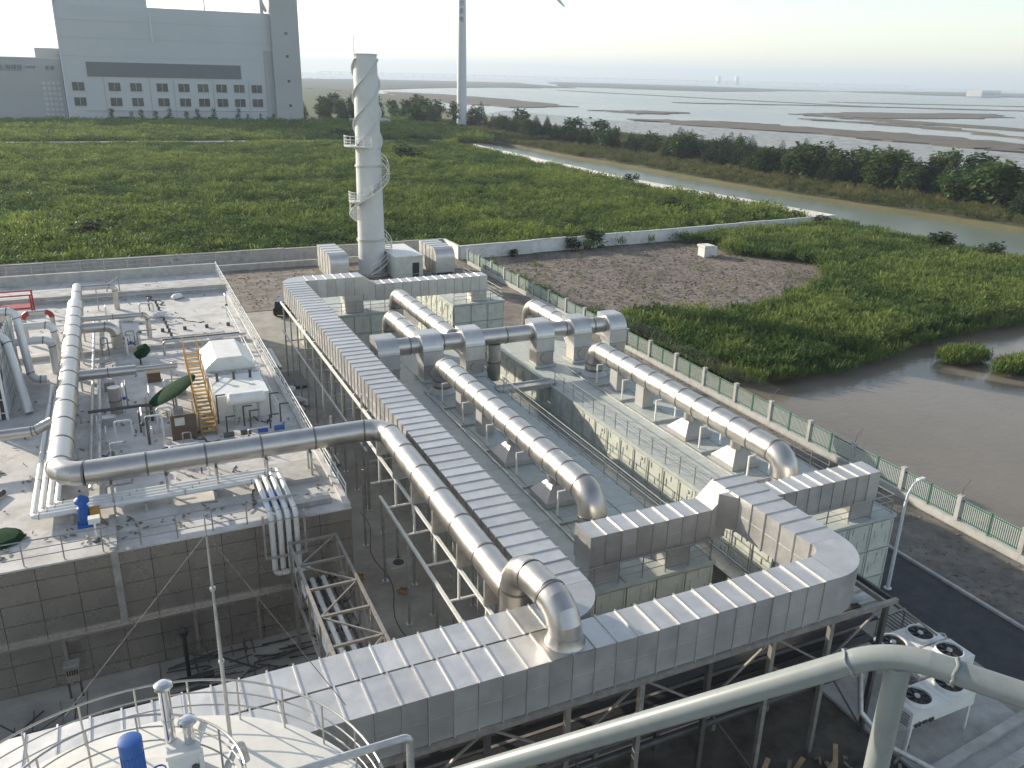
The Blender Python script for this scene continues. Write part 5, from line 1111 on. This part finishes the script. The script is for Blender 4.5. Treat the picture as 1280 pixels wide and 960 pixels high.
# yard between building and ducts
dc = MB()
for i in range(300):
    x = rr.uniform(-7.5, 4.5); y = rr.uniform(29.5, 33.6) if rr.random() < 0.6 else rr.uniform(25.5, 33); a = rr.choice([0, 0, 0.05, PI/2, rr.uniform(0, 3)]); L = rr.uniform(0.3, 2.4)
    if x < -1 and y > 31.5: continue
    dc.beam((x, y, 0.05+rr.random()*0.25), (x+L*math.cos(a), y+L*math.sin(a), 0.05+rr.random()*0.3), rr.uniform(0.02, 0.07), rr.uniform(0.02, 0.07))
props(add('pipe_litter', dc, 'dark'), 'dark tangle of fittings and cables in the alley by the clad wall', 'debris', kind='stuff')
bt2 = T('dark_standpipe', 'black standpipe with valve in front of the clad wall', 'valve', (0.3, 32.6, 0)); add('pipe_length', MB().tube([(0.2, 32.6, 0), (0.2, 32.6, 2.3)], 0.09, 10), 'black', bt2); add('valve_body', MB().lathe([(0.1, 0), (0.19, 0.12), (0.19, 0.3), (0.08, 0.45)], (0.2, 32.6, 2.2), 12), 'black', bt2); add('foot_pipe', MB().tube([(-0.9, 32.3, 0.16), (1.2, 32.3, 0.16)], 0.15, 10), 'black', bt2)
eb = T('electric_box', 'small grey electric box on legs at the clad wall', 'electric box', (-4.2, 33.2, 0)); add('box', MB().box(-4.45, 33.05, 0.9, -3.95, 33.45, 1.65), 'steel', eb); add('lid', MB().box(-4.5, 33.0, 1.655, -3.9, 33.5, 1.70), 'galv', eb)
for i in range(5): add('breaker', MB().box(-4.40+0.09*i, 33.03, 1.25, -4.35+0.09*i, 33.048, 1.5), 'black', eb)
for x in (-4.42, -3.98): add('leg', MB().box(x-0.04, 33.2, 0, x+0.04, 33.28, 0.9), 'dark', eb)
cv = T('round_chamber', 'round concrete chamber lid in the alley below the duct', 'manhole', (3.2, 24.8, 0)); add('ring', MB().lathe([(1.7, 0), (1.7, 1.2), (1.45, 1.25), (0.6, 1.6), (0.6, 1.65)], (3.2, 25.2, 0), 28), 'slab', cv); add('hatch', MB().lathe([(0.5, 0), (0.5, 0.04)], (3.3, 25.4, 1.66), 20), 'black', cv)
mh = T('manhole', 'dark round manhole in a concrete square in the yard', 'manhole', (11.3, 37.9, 0)); add('slab', MB().box(10.75, 37.3, 0.004, 11.95, 38.5, 0.03), 'slab', mh); add('cover', MB().lathe([(0.3, 0), (0.3, 0.02)], (11.35, 37.9, 0.032), 20), 'black', mh)
for i, (x, y) in enumerate(((10.75, 35.2), (9.0, 37.3))):
    one('cable_coil', MB().tube([(x+0.25*math.cos(u)*(1+0.1*math.sin(3*u)), y+0.25*math.sin(u), 0.08+0.05*math.sin(5*u)) for u in [2*PI*k/20 for k in range(20)]], 0.05, 6, closed=True), 'yellow', ['yellow cable coil beside the manhole', 'smaller yellow cable coil left of the manhole'][i], 'cable coil')
one('floor_cable', MB().tube([(10.9+0.25*math.sin(k*0.9)-0.08*k, 44.0-0.9*k, 0.02) for k in range(18)], 0.018, 5), 'black', 'black cable snaking along the yard floor', 'cable')
# rear yard bits
def car(label, x, y, rz, m_):
    t = T('parked_car', label, 'car', (x, y, 0)); t.rotation_euler = (0, 0, rz)
    def pl(nm, mb, mm): me, c = mb.mesh(nm, mm); o = bpy.data.objects.new(nm, me); COL.objects.link(o); o.parent = t; o.location = c; return o
    pl('body', MB().prism([(-2.3, 0.35), (2.3, 0.35), (2.35, 0.8), (1.6, 1.02), (-2.3, 1.05), (-2.38, 0.7)], 'y', -0.9, 0.9), m_)
    pl('cabin', MB().prism([(-2.2, 1.052), (1.2, 1.052), (0.55, 1.68), (-1.9, 1.70)], 'y', -0.78, 0.78), m_)
    pl('window', MB().box(-1.8, -0.80, 1.12, 0.6, -0.785, 1.55), 'glass'); pl('window', MB().box(-1.8, 0.785, 1.12, 0.6, 0.80, 1.55), 'glass')
    for wx in (-1.45, 1.45):
        for wy in (-0.86, 0.86): pl('wheel', MB().tube([(wx, wy-0.1, 0.34), (wx, wy+0.1, 0.34)], 0.34, 16), 'black')
    return t
car('black car parked on the gravel behind the long duct', 15.3, 90.6, 1.15, 'carp')
t = T('red_cabinet', 'red cabinet standing by the far end of the long duct', 'cabinet', (14.6, 80.5, 0)); add('body', MB().box(14.6, 79.6, 0.1, 15.7, 80.8, 2.3), 'red', t); add('foot', MB().box(14.7, 79.7, 0, 15.6, 80.7, 0.1), 'dark', t)
for i in range(26):
    o = one('white_bag', MB().lathe([(0.1, 0), (0.4, 0.08), (0.48, 0.25), (0.3, 0.42), (0.06, 0.48)], (0, 0, 0), 8), 'bags', 'white bag in the heap beside the long duct posts', 'bag', 'heap of white bags'); o.location = (9.6+rr.gauss(0, 0.8), 64.0+rr.gauss(0, 1.4), rr.choice([0.24, 0.24, 0.6, 0.9])); o.rotation_euler = (0, 0, rr.uniform(0, 3)); o.scale = (1.3, 0.9, 0.9)
for i in range(12):
    one('roof_sheet', MB().beam((9.4+0.17*i, 72.0+rr.random(), 0.05+0.03*(i % 4)), (9.1+0.2*i, 77.5+rr.random(), 0.06+0.03*(i % 4)), 0.25, 0.04), 'galv' if i % 3 else 'dark', 'steel sheet in the stack beside the building', 'steel sheet', 'stack of steel sheets by the building')
for i in range(10): one('steel_tube', MB().tube([(9.3+0.22*i, 50.5+0.3*rr.random(), 0.1+0.09*(i % 2)), (9.1+0.25*i, 56.5, 0.1+0.09*(i % 2))], 0.08, 8), 'galv', 'steel tube in the bundle under the long duct', 'steel tube', 'bundle of steel tubes')
one('rebar_mat', MB().box(10.0, 66.5, 0.004, 12.6, 70.5, 0.25), 'dark', 'dark mat of rods behind the white bags', 'rods')
one('plywood_sheet', MB().beam((9.0, 58.5, 0.1), (10.5, 60.5, 0.5), 1.4, 0.05), 'wood', 'plywood sheet leaning beside the building', 'board')

# ------------------------------------------------------------------ chimney and fans behind
ch = T('chimney', 'white round chimney stack with spiral stair and helical strakes', 'chimney', (29.3, 106, 0))
CX, CY, CH = 29.3, 106.0, 27.0
def cr(z): return 1.78-0.36*z/CH
add('stack', MB().lathe([(cr(z), z) for z in np.linspace(0.3, CH, 12)]+[(cr(CH)-0.12, CH), (cr(CH)-0.12, CH-2)], (CX, CY, 0), 48, caps=False), 'chim', ch)
add('plinth', MB().lathe([(2.3, 0), (2.3, 0.3)], (CX, CY, 0.004), 24), 'slab', ch)
for k in range(3):
    mb = MB(); N = 60
    for i in range(N):
        def pt(i, o): a = -0.6+k*2*PI/3-i/N*2*PI*1.05; z = CH-0.5-i/N*10.5; r = cr(z)+o; return (CX+r*math.cos(a), CY+r*math.sin(a), z)
        mb.face([pt(i, 0), pt(i+1, 0), pt(i+1, 0.30), pt(i, 0.30)]); mb.face([tuple(Vector(pt(i, 0))+Vector((0, 0, -0.05))), tuple(Vector(pt(i, 0.30))+Vector((0, 0, -0.05))), tuple(Vector(pt(i+1, 0.30))+Vector((0, 0, -0.05))), tuple(Vector(pt(i+1, 0))+Vector((0, 0, -0.05)))])
        mb.face([pt(i, 0.30), pt(i+1, 0.30), tuple(Vector(pt(i+1, 0.30))+Vector((0, 0, -0.05))), tuple(Vector(pt(i, 0.30))+Vector((0, 0, -0.05)))])
    add('strake', mb, 'chim', ch)
for z in (4.6, 13.9): add('flange_ring', MB().lathe([(cr(z)+0.02, -0.14), (cr(z)+0.16, -0.12), (cr(z)+0.16, 0.12), (cr(z)+0.02, 0.14)], (CX, CY, z), 48), 'galv', ch)
add('rim', MB().lathe([(cr(CH)+0.08, 0), (cr(CH)+0.08, 0.12), (cr(CH)-0.1, 0.12), (cr(CH)-0.1, 0)], (CX, CY, CH-0.06), 48, caps=False), 'chim', ch)
add('antenna', MB().tube([(CX-1.4, CY-0.3, CH-0.3), (CX-1.4, CY-0.3, CH+2.2)], 0.04, 6), 'galv', ch)
tm = MB().box(0, -0.14, -0.03, 0.95, 0.14, 0.03).mesh('tread', 'galv', center=False)[0]; N = 88
def sp(i): return -1.9+i/N*2*PI*1.62, 0.5+i/N*15.9
for i in range(N):
    a, z = sp(i); r = cr(z)+0.02; link('tread', tm, ch, (CX+r*math.cos(a), CY+r*math.sin(a), z), (0, 0, a))
    if i % 4 == 0:
        R2 = cr(z)+0.93; add('baluster', MB().box(CX+R2*math.cos(a)-0.03, CY+R2*math.sin(a)-0.03, z, CX+R2*math.cos(a)+0.03, CY+R2*math.sin(a)+0.03, z+1.1), 'railw', ch)
for q in (0.55, 1.1): add('stair_rail', MB().tube([(CX+(cr(sp(i)[1])+0.93)*math.cos(sp(i)[0]), CY+(cr(sp(i)[1])+0.93)*math.sin(sp(i)[0]), sp(i)[1]+q) for i in range(N)], 0.035, 5), 'railw', ch)
add('stringer', MB().tube([(CX+(cr(sp(i)[1])+0.95)*math.cos(sp(i)[0]), CY+(cr(sp(i)[1])+0.95)*math.sin(sp(i)[0]), sp(i)[1]-0.1) for i in range(N)], 0.07, 5), 'railw', ch)
def platform(a0, a1, z, wdt=1.15):
    mb = MB(); k = 12; r0 = cr(z)+0.02; r1 = r0+wdt; A = [a0+(a1-a0)*i/k for i in range(k+1)]
    mb.prism([(CX+r1*math.cos(a), CY+r1*math.sin(a)) for a in A]+[(CX+r0*math.cos(a), CY+r0*math.sin(a)) for a in reversed(A)], 'z', z-0.12, z)
    add('platform', mb, 'chim', ch)
    for q in (0.4, 0.75, 1.15): add('platform_rail', MB().tube([(CX+(r1-0.05)*math.cos(a), CY+(r1-0.05)*math.sin(a), z+q) for a in A], 0.035, 5), 'railw', ch)
    for a in A[::2]: add('baluster', MB().box(CX+(r1-0.05)*math.cos(a)-0.03, CY+(r1-0.05)*math.sin(a)-0.03, z, CX+(r1-0.05)*math.cos(a)+0.03, CY+(r1-0.05)*math.sin(a)+0.03, z+1.15), 'railw', ch)
platform(-3.6, -1.7, 16.4, 1.4); platform(-3.5, -2.5, 9.6, 1.0)
def hooded(label, x, y, w, d, h):
    t = T('fan_duct', label, 'duct box', (x, y, 0)); n = 8
    pr = [(y+d, 0.5), (y+d, h), (y+1.2, h)]+[(y+1.2-1.2*math.sin(PI/2*i/n), h-1.2+1.2*math.cos(PI/2*i/n)) for i in range(1, n+1)]+[(y, 0.5)]
    add('hood', MB().prism(pr, 'x', x, x+w), 'duct', t)
    for i in range(5): yy = y+1.2+(d-1.3)*i/4; add('rib', MB().box(x-0.05, yy, 0.5, x+w+0.05, yy+0.06, h+0.05), 'seam', t)
    for px_ in (x+0.1, x+w-0.2): add('foot', MB().box(px_, y+0.3, 0, px_+0.12, y+d-0.3, 0.5), 'galv', t)
hooded('hooded stainless fan duct left of the chimney', 23.2, 103.5, 2.4, 7.5, 3.3)
hooded('hooded stainless fan duct right of the white cabin', 36.6, 101.5, 2.6, 7.0, 3.6)
cb = T('white_cabin', 'white panelled cabin right of the chimney base', 'cabin', (32, 102, 0)); add('body', MB().box(31.0, 101.0, 0.1, 34.6, 109, 3.0), 'frp', cb); add('roof', MB().box(30.9, 100.9, 3.0, 34.7, 109.1, 3.12), 'white', cb); add('door', MB().box(33.2, 100.96, 0.15, 34.1, 100.995, 2.2), 'glass', cb)
railing('yard_railing', 'railing in front of the white cabin and chimney', [(30.4, 99.6, 0.02), (40, 99.6, 0.02)], h=1.2, sp=1.6)

# ------------------------------------------------------------------ handrail and platform at the camera
hr = T('platform_handrail', 'thick grey painted handrail right in front of the viewer', 'handrail', (1.1, 0.8, 22.9))
J = Vector((1.125, 0.805, 24.075)); Rr = Vector((1.36, 0.455, 24.07)); Lf = Vector((0.44, 1.47, 23.40)); 
def seg_pts(a, b, k): return [a+(b-a)*i/k for i in range(k+1)]
dL = (Lf-J).normalized(); dR = (Rr-J).normalized()
add('left_rail', MB().tube([J+dL*0.06, J+dL*0.5, Lf, Lf+dL*0.5], 0.0215, 32), 'greyp', hr)
bend_pts = [J+dL*0.062*(1-u)+dR*0.062*u*0+(dR*0.062*u) - (dL*0.062+dR*0.062)*0.42*(4*u*(1-u))*0.5 for u in [i/8 for i in range(9)]]
add('corner_bend', MB().tube(bend_pts, 0.0215, 32), 'greyp', hr)
add('right_rail', MB().tube([J+dR*0.06, Rr, Rr+dR*0.6], 0.0215, 32), 'greyp', hr)
add('post', MB().tube([J+Vector((0.012, -0.012, -0.012)), J+Vector((0.012, -0.012, -1.12))], 0.021, 28), 'greyp', hr)
for e, d in ((J+dR*0.012, Vector((0, 0, -1))), ):
    pts = [J+Vector((0.012, -0.012, -0.024))+Vector((0.022*math.cos(2*PI*i/20), 0.022*math.sin(2*PI*i/20), 0.004*math.sin(3*2*PI*i/20))) for i in range(20)]
    add('weld_bead', MB().tube(pts, 0.0035, 6, closed=True), 'greyp', hr)
for d, q in ((dL, 0.075), (dR, 0.10)):
    c = J+d*q; a = d.cross(Vector((0, 0, 1))).normalized(); b2 = d.cross(a)
    add('weld_bead', MB().tube([c+a*0.0238*math.cos(2*PI*i/22)+b2*0.0238*math.sin(2*PI*i/22)+d*0.002*math.sin(5*i) for i in range(22)], 0.0026, 6, closed=True), 'greyp', hr)
pl2 = T('viewing_platform', 'steel landing the viewer stands on, below the picture', 'platform', (0, 0, 0)); add('deck', MB().box(-1.2, -1.4, 22.86, 1.0, 0.55, 22.94), 'galv', pl2); add('column', MB().tube([(-0.6, -0.9, 0), (-0.6, -0.9, 22.86)], 0.2, 14), 'steel', pl2)

# ------------------------------------------------------------------ far buildings, turbines
fb = T('factory_building', 'huge pale grey factory building with a dark band and rows of windows', 'building', (30, 430, 0))
add('wall', MB().box(-14.4, 430, -0.5, 74.0, 490, 49.2), 'facade', fb)
add('upper_wall', MB().box(-14.2, 431.0, 49.2, 22.0, 488, 56.5), 'facade', fb)
add('corner_strip', MB().box(-15.0, 429.6, -0.5, -14.35, 490, 56), 'turb', fb)
add('dark_band', MB().box(-5.4, 429.75, 20.4, 59.4, 429.99, 26.4), 'facband', fb)
add('ledge', MB().box(-8, 429.7, 6.0, 73, 429.99, 6.35), 'facade2', fb); add('wall_step', MB().box(22.2, 429.6, 34.8, 22.9, 429.98, 47), 'turb', fb)
add('side_bay', MB().box(70.4, 429.4, -0.5, 74.0, 429.98, 33), 'facade2', fb)
add('stair_tower', MB().box(74.05, 426.5, -0.5, 86.6, 441, 70), 'facade2', fb)
add('roof_duct', MB().tube([(71, 431, 49.3), (71, 431, 62)], 0.9, 10), 'facade', fb); add('roof_duct', MB().tube([(73, 431, 50), (66, 431, 66)], 0.7, 10), 'facade', fb); add('roof_mast', MB().tube([(46, 431, 49.3), (46, 431, 62)], 0.25, 8), 'facade2', fb)
for xw in (-9.6, 4.8, 13.6, 24.5, 33.7, 42.0, 50.1, 58.0, 66.0):
    for zw in (9.9, 16.2):
        w_ = add('window', MB().box(xw-2.35, 429.80, zw-1.75, xw+2.35, 429.985, zw+1.75), 'glass', fb); add('frame', MB().box(xw-0.07, 429.72, zw-1.75, xw+0.07, 429.79, zw+1.75).box(xw-2.5, 429.72, zw-1.95, xw+2.5, 429.95, zw-1.76), 'facade', w_)
for xw in (0.5, 19.2, 29.2, 46.3, 62.2): add('downpipe', MB().box(xw, 429.8, 0, xw+0.35, 429.98, 20), 'facade2', fb)
for zw in (28.5, 36.0, 43.0): add('panel_joint', MB().box(-14, 429.9, zw, 73.8, 429.985, zw+0.12), 'facade2', fb)
for zw in (9, 20, 31, 41): add('window', MB().box(80, 426.3, zw-0.6, 81.2, 426.49, zw+0.6), 'glass', fb)
for xw in (7, 26, 38.5, 45): add('door', MB().box(xw-2.2, 429.6, -0.5, xw+2.2, 429.98, 3.6), 'glass', fb)
ob = T('office_building', 'lower grey building with lettering at the left edge', 'building', (-40, 440, 0))
add('wall', MB().box(-80, 440, -0.5, -15.6, 480, 27.2), 'facade2', ob); add('roof_block', MB().box(-25.2, 446, 27.2, -15.7, 470, 31.6), 'facade2', ob)
add('parapet', MB().box(-80, 439.85, 27.2, -15.5, 440.2, 27.6), 'facade', ob)
for i in range(4):
    for j in range(7): add('grille_block', MB().box(-24.0+1.9*i, 439.8, 3.2+2.2*j, -22.6+1.9*i, 439.98, 4.7+2.2*j), 'facade', ob)
def letters(txt, x, y, z, size, parent, rot=(PI/2, 0, 0), align='LEFT'):
    cu = bpy.data.curves.new('letters', 'FONT'); cu.body = txt; cu.size = size; cu.extrude = 0.05; cu.align_x = align
    to = bpy.data.objects.new('tmp', cu); COL.objects.link(to); bpy.context.view_layer.update()
    me = bpy.data.meshes.new_from_object(to.evaluated_get(bpy.context.evaluated_depsgraph_get())); bpy.data.objects.remove(to)
    me.materials.clear(); me.materials.append(M['letter']); o = link('lettering', me, parent, (x, y, z)); o.rotation_euler = rot; return o
letters('GÜNTNER', 25.55, 16.665, 1.50, 0.24, cc)
letters('上海城投', -39.6, 439.93, 22.6, 2.3, ob); letters('老港', -22.0, 439.93, 22.7, 1.9, ob); add('lettering', MB().box(-39.5, 439.93, 22.0, -31.0, 439.98, 22.15), 'letter', ob); letters('上海老港', -30.0, 439.93, 23.2, 1.1, ob)
for i in range(12):
    x = [2, 10, 14, 20, 26, 33, 38, 45, 56, 60, 66, 72][i]; tree('thin_tree', 'thin', x, 424.5, 0, rr.uniform(5, 7.5), 'young thin tree planted in front of the factory', 'young trees before the factory', 1.0)
for i in range(26):
    car(['dark', 'silver', 'white'][i % 3]+' car in the far car park beside the factory', 92+2.9*(i % 13), 420+7*(i//13), PI/2, ['carp', 'galv', 'white'][i % 3])['group'] = 'cars in the far car park'
one('grey_shed', MB().box(104, 400, 0, 122, 408, 4.2), 'facade2', 'long low grey shed beside the far car park', 'shed')
def turbine(label, x, y, hub, R, rotor, yaw, r0=2.6, group=None):
    t = T('wind_turbine', label, 'wind turbine', (x, y, 0), group)
    add('tower', MB().lathe([(r0, -0.5), (r0*0.8, hub*0.5), (r0*0.55, hub)], (x, y, 0), 32), 'turb', t)
    d = Vector((math.sin(yaw), -math.cos(yaw), 0)); sx = Vector((math.cos(yaw), math.sin(yaw), 0)); hb = Vector((x, y, hub+1.6))+d*r0*1.7
    add('nacelle', MB().beam(hb-d*r0*4.2, hb-d*0.4, r0*1.3, r0*1.4), 'turb', t); add('hub', MB().tube([hb-d*0.4, hb+d*0.8, hb+d*1.8], [r0*0.55, r0*0.5, r0*0.12], 14), 'turb', t)
    for k in range(3):
        a = rotor+k*2*PI/3; e = sx*math.cos(a)+Vector((0, 0, 1))*math.sin(a); f_ = e.cross(d); mb = MB()
        for u0, u1, w0, w1 in ((0.02, 0.08, 0.02, 0.02), (0.08, 0.22, 0.02, 0.065), (0.22, 0.95, 0.065, 0.016), (0.95, 1.0, 0.016, 0.004)):
            P0 = hb+e*R*u0; P1 = hb+e*R*u1; q0 = f_*R*w0/2; q1 = f_*R*w1/2; th = d*R*0.006
            a4 = [P0-q0-th, P0+q0-th, P1+q1-th, P1-q1-th]; b4 = [p+th*2 for p in a4]
            mb.face(a4); mb.face(b4[::-1])
            for i in range(4): mb.face([a4[i], b4[i], b4[(i+1) % 4], a4[(i+1) % 4]])
        add('blade', mb, 'turb', t)
    return t
# big turbine: blade tip comes down into the top of the picture
HUB = 100.0; tip = Vector((217.4, 58.3)); ang = math.atan2(tip.y-(HUB+1.6), tip.x-164.2)
wt = turbine('white wind turbine tower rising out of the picture behind the canal', 164.2, 415.3, HUB, 68.8, ang, -0.05)
for k, s_ in enumerate('风力发电'): letters(s_, 161.4, 412.0, 60-3.6*k, 2.6, wt, rot=(PI/2, 0, -0.75))
one('white_hut', MB().box(171, 409, 0, 174, 412, 2.6), 'white', 'small white hut at the foot of the turbine tower', 'hut')
t = T('stone_block', 'pale concrete block on the bare plot', 'block', (79.8, 101, 0)); add('block', MB().box(78.9, 100.4, 0, 81.2, 102.0, 1.5), 'wallw', t); add('cap', MB().box(78.7, 100.2, 1.5, 80.6, 102.1, 1.75), 'wallw', t)
for i, (x, y) in enumerate(((900, 7000), (1500, 7400), (2300, 7900))): turbine('tiny distant wind turbine on the hazy horizon', x, y, 70, 40, 0.3+i, 0.1*i, group='distant turbines on the horizon')
wb = T('white_warehouse', 'white building far out on the right shore', 'building', (2320, 1750, 0)); add('wall', MB().beam((2240, 1722, 8), (2408, 1786, 8), 40, 17), 'white', wb)
for i in range(7): p = Vector((2240, 1722, 8))+(Vector((2408, 1786, 8))-Vector((2240, 1722, 8)))*(0.1+0.13*i); add('window', MB().beam(p+Vector((6, -20.6, -1)), p+Vector((13, -18.0, -1)), 1.0, 6), 'facade2', wb)
for i, x in enumerate((0, 110)): one('tower_block', MB().box(4900+x, 6300-x, 0, 4935+x, 6330-x, 62), 'turb', ['left', 'right'][i]+' of the twin towers on the far horizon', 'tower')
br = T('sea_bridge', 'long low bridge on piers along the far horizon', 'bridge', (4000, 7000, 0)); A_, B_ = Vector((1700, 7600, 20)), Vector((6500, 5600, 20)); add('deck', MB().beam(A_, B_, 18, 4), 'turb', br)
pm3 = MB().box(-5, -5, -2, 5, 5, 18).mesh('pier', 'turb', center=False)[0]
for i in range(60): p = A_+(B_-A_)*i/59; link('pier', pm3, br, (p.x, p.y, 0))
for i in range(3): one('black_boulder', MB().lathe([(0.3, 0), (1.4, 0.2), (1.1, 0.9), (0.2, 1.2)], ((235, 236, 300)[i], (166, 160, 520)[i], -1.3), 8), 'black', ['left', 'right', 'farther'][i]+' dark lump on the tidal flat', 'boulder')

# ------------------------------------------------------------------ haze
hz = bpy.data.materials.new('haze_air'); hz.use_nodes = True; n = hz.node_tree.nodes; n.remove(n['Principled BSDF'])
pv = n.new('ShaderNodeVolumePrincipled'); pv.inputs['Color'].default_value = (0.74, 0.86, 1.0, 1); pv.inputs['Density'].default_value = 0.00017; pv.inputs['Anisotropy'].default_value = 0.15
hz.node_tree.links.new(pv.outputs[0], n['Material Output'].inputs['Volume'])
M['haze'] = hz
props(add('haze', MB().box(-6500, -3000, -6, 14000, 14000, 190), 'haze'), 'pale haze over the coast', 'haze', kind='stuff')
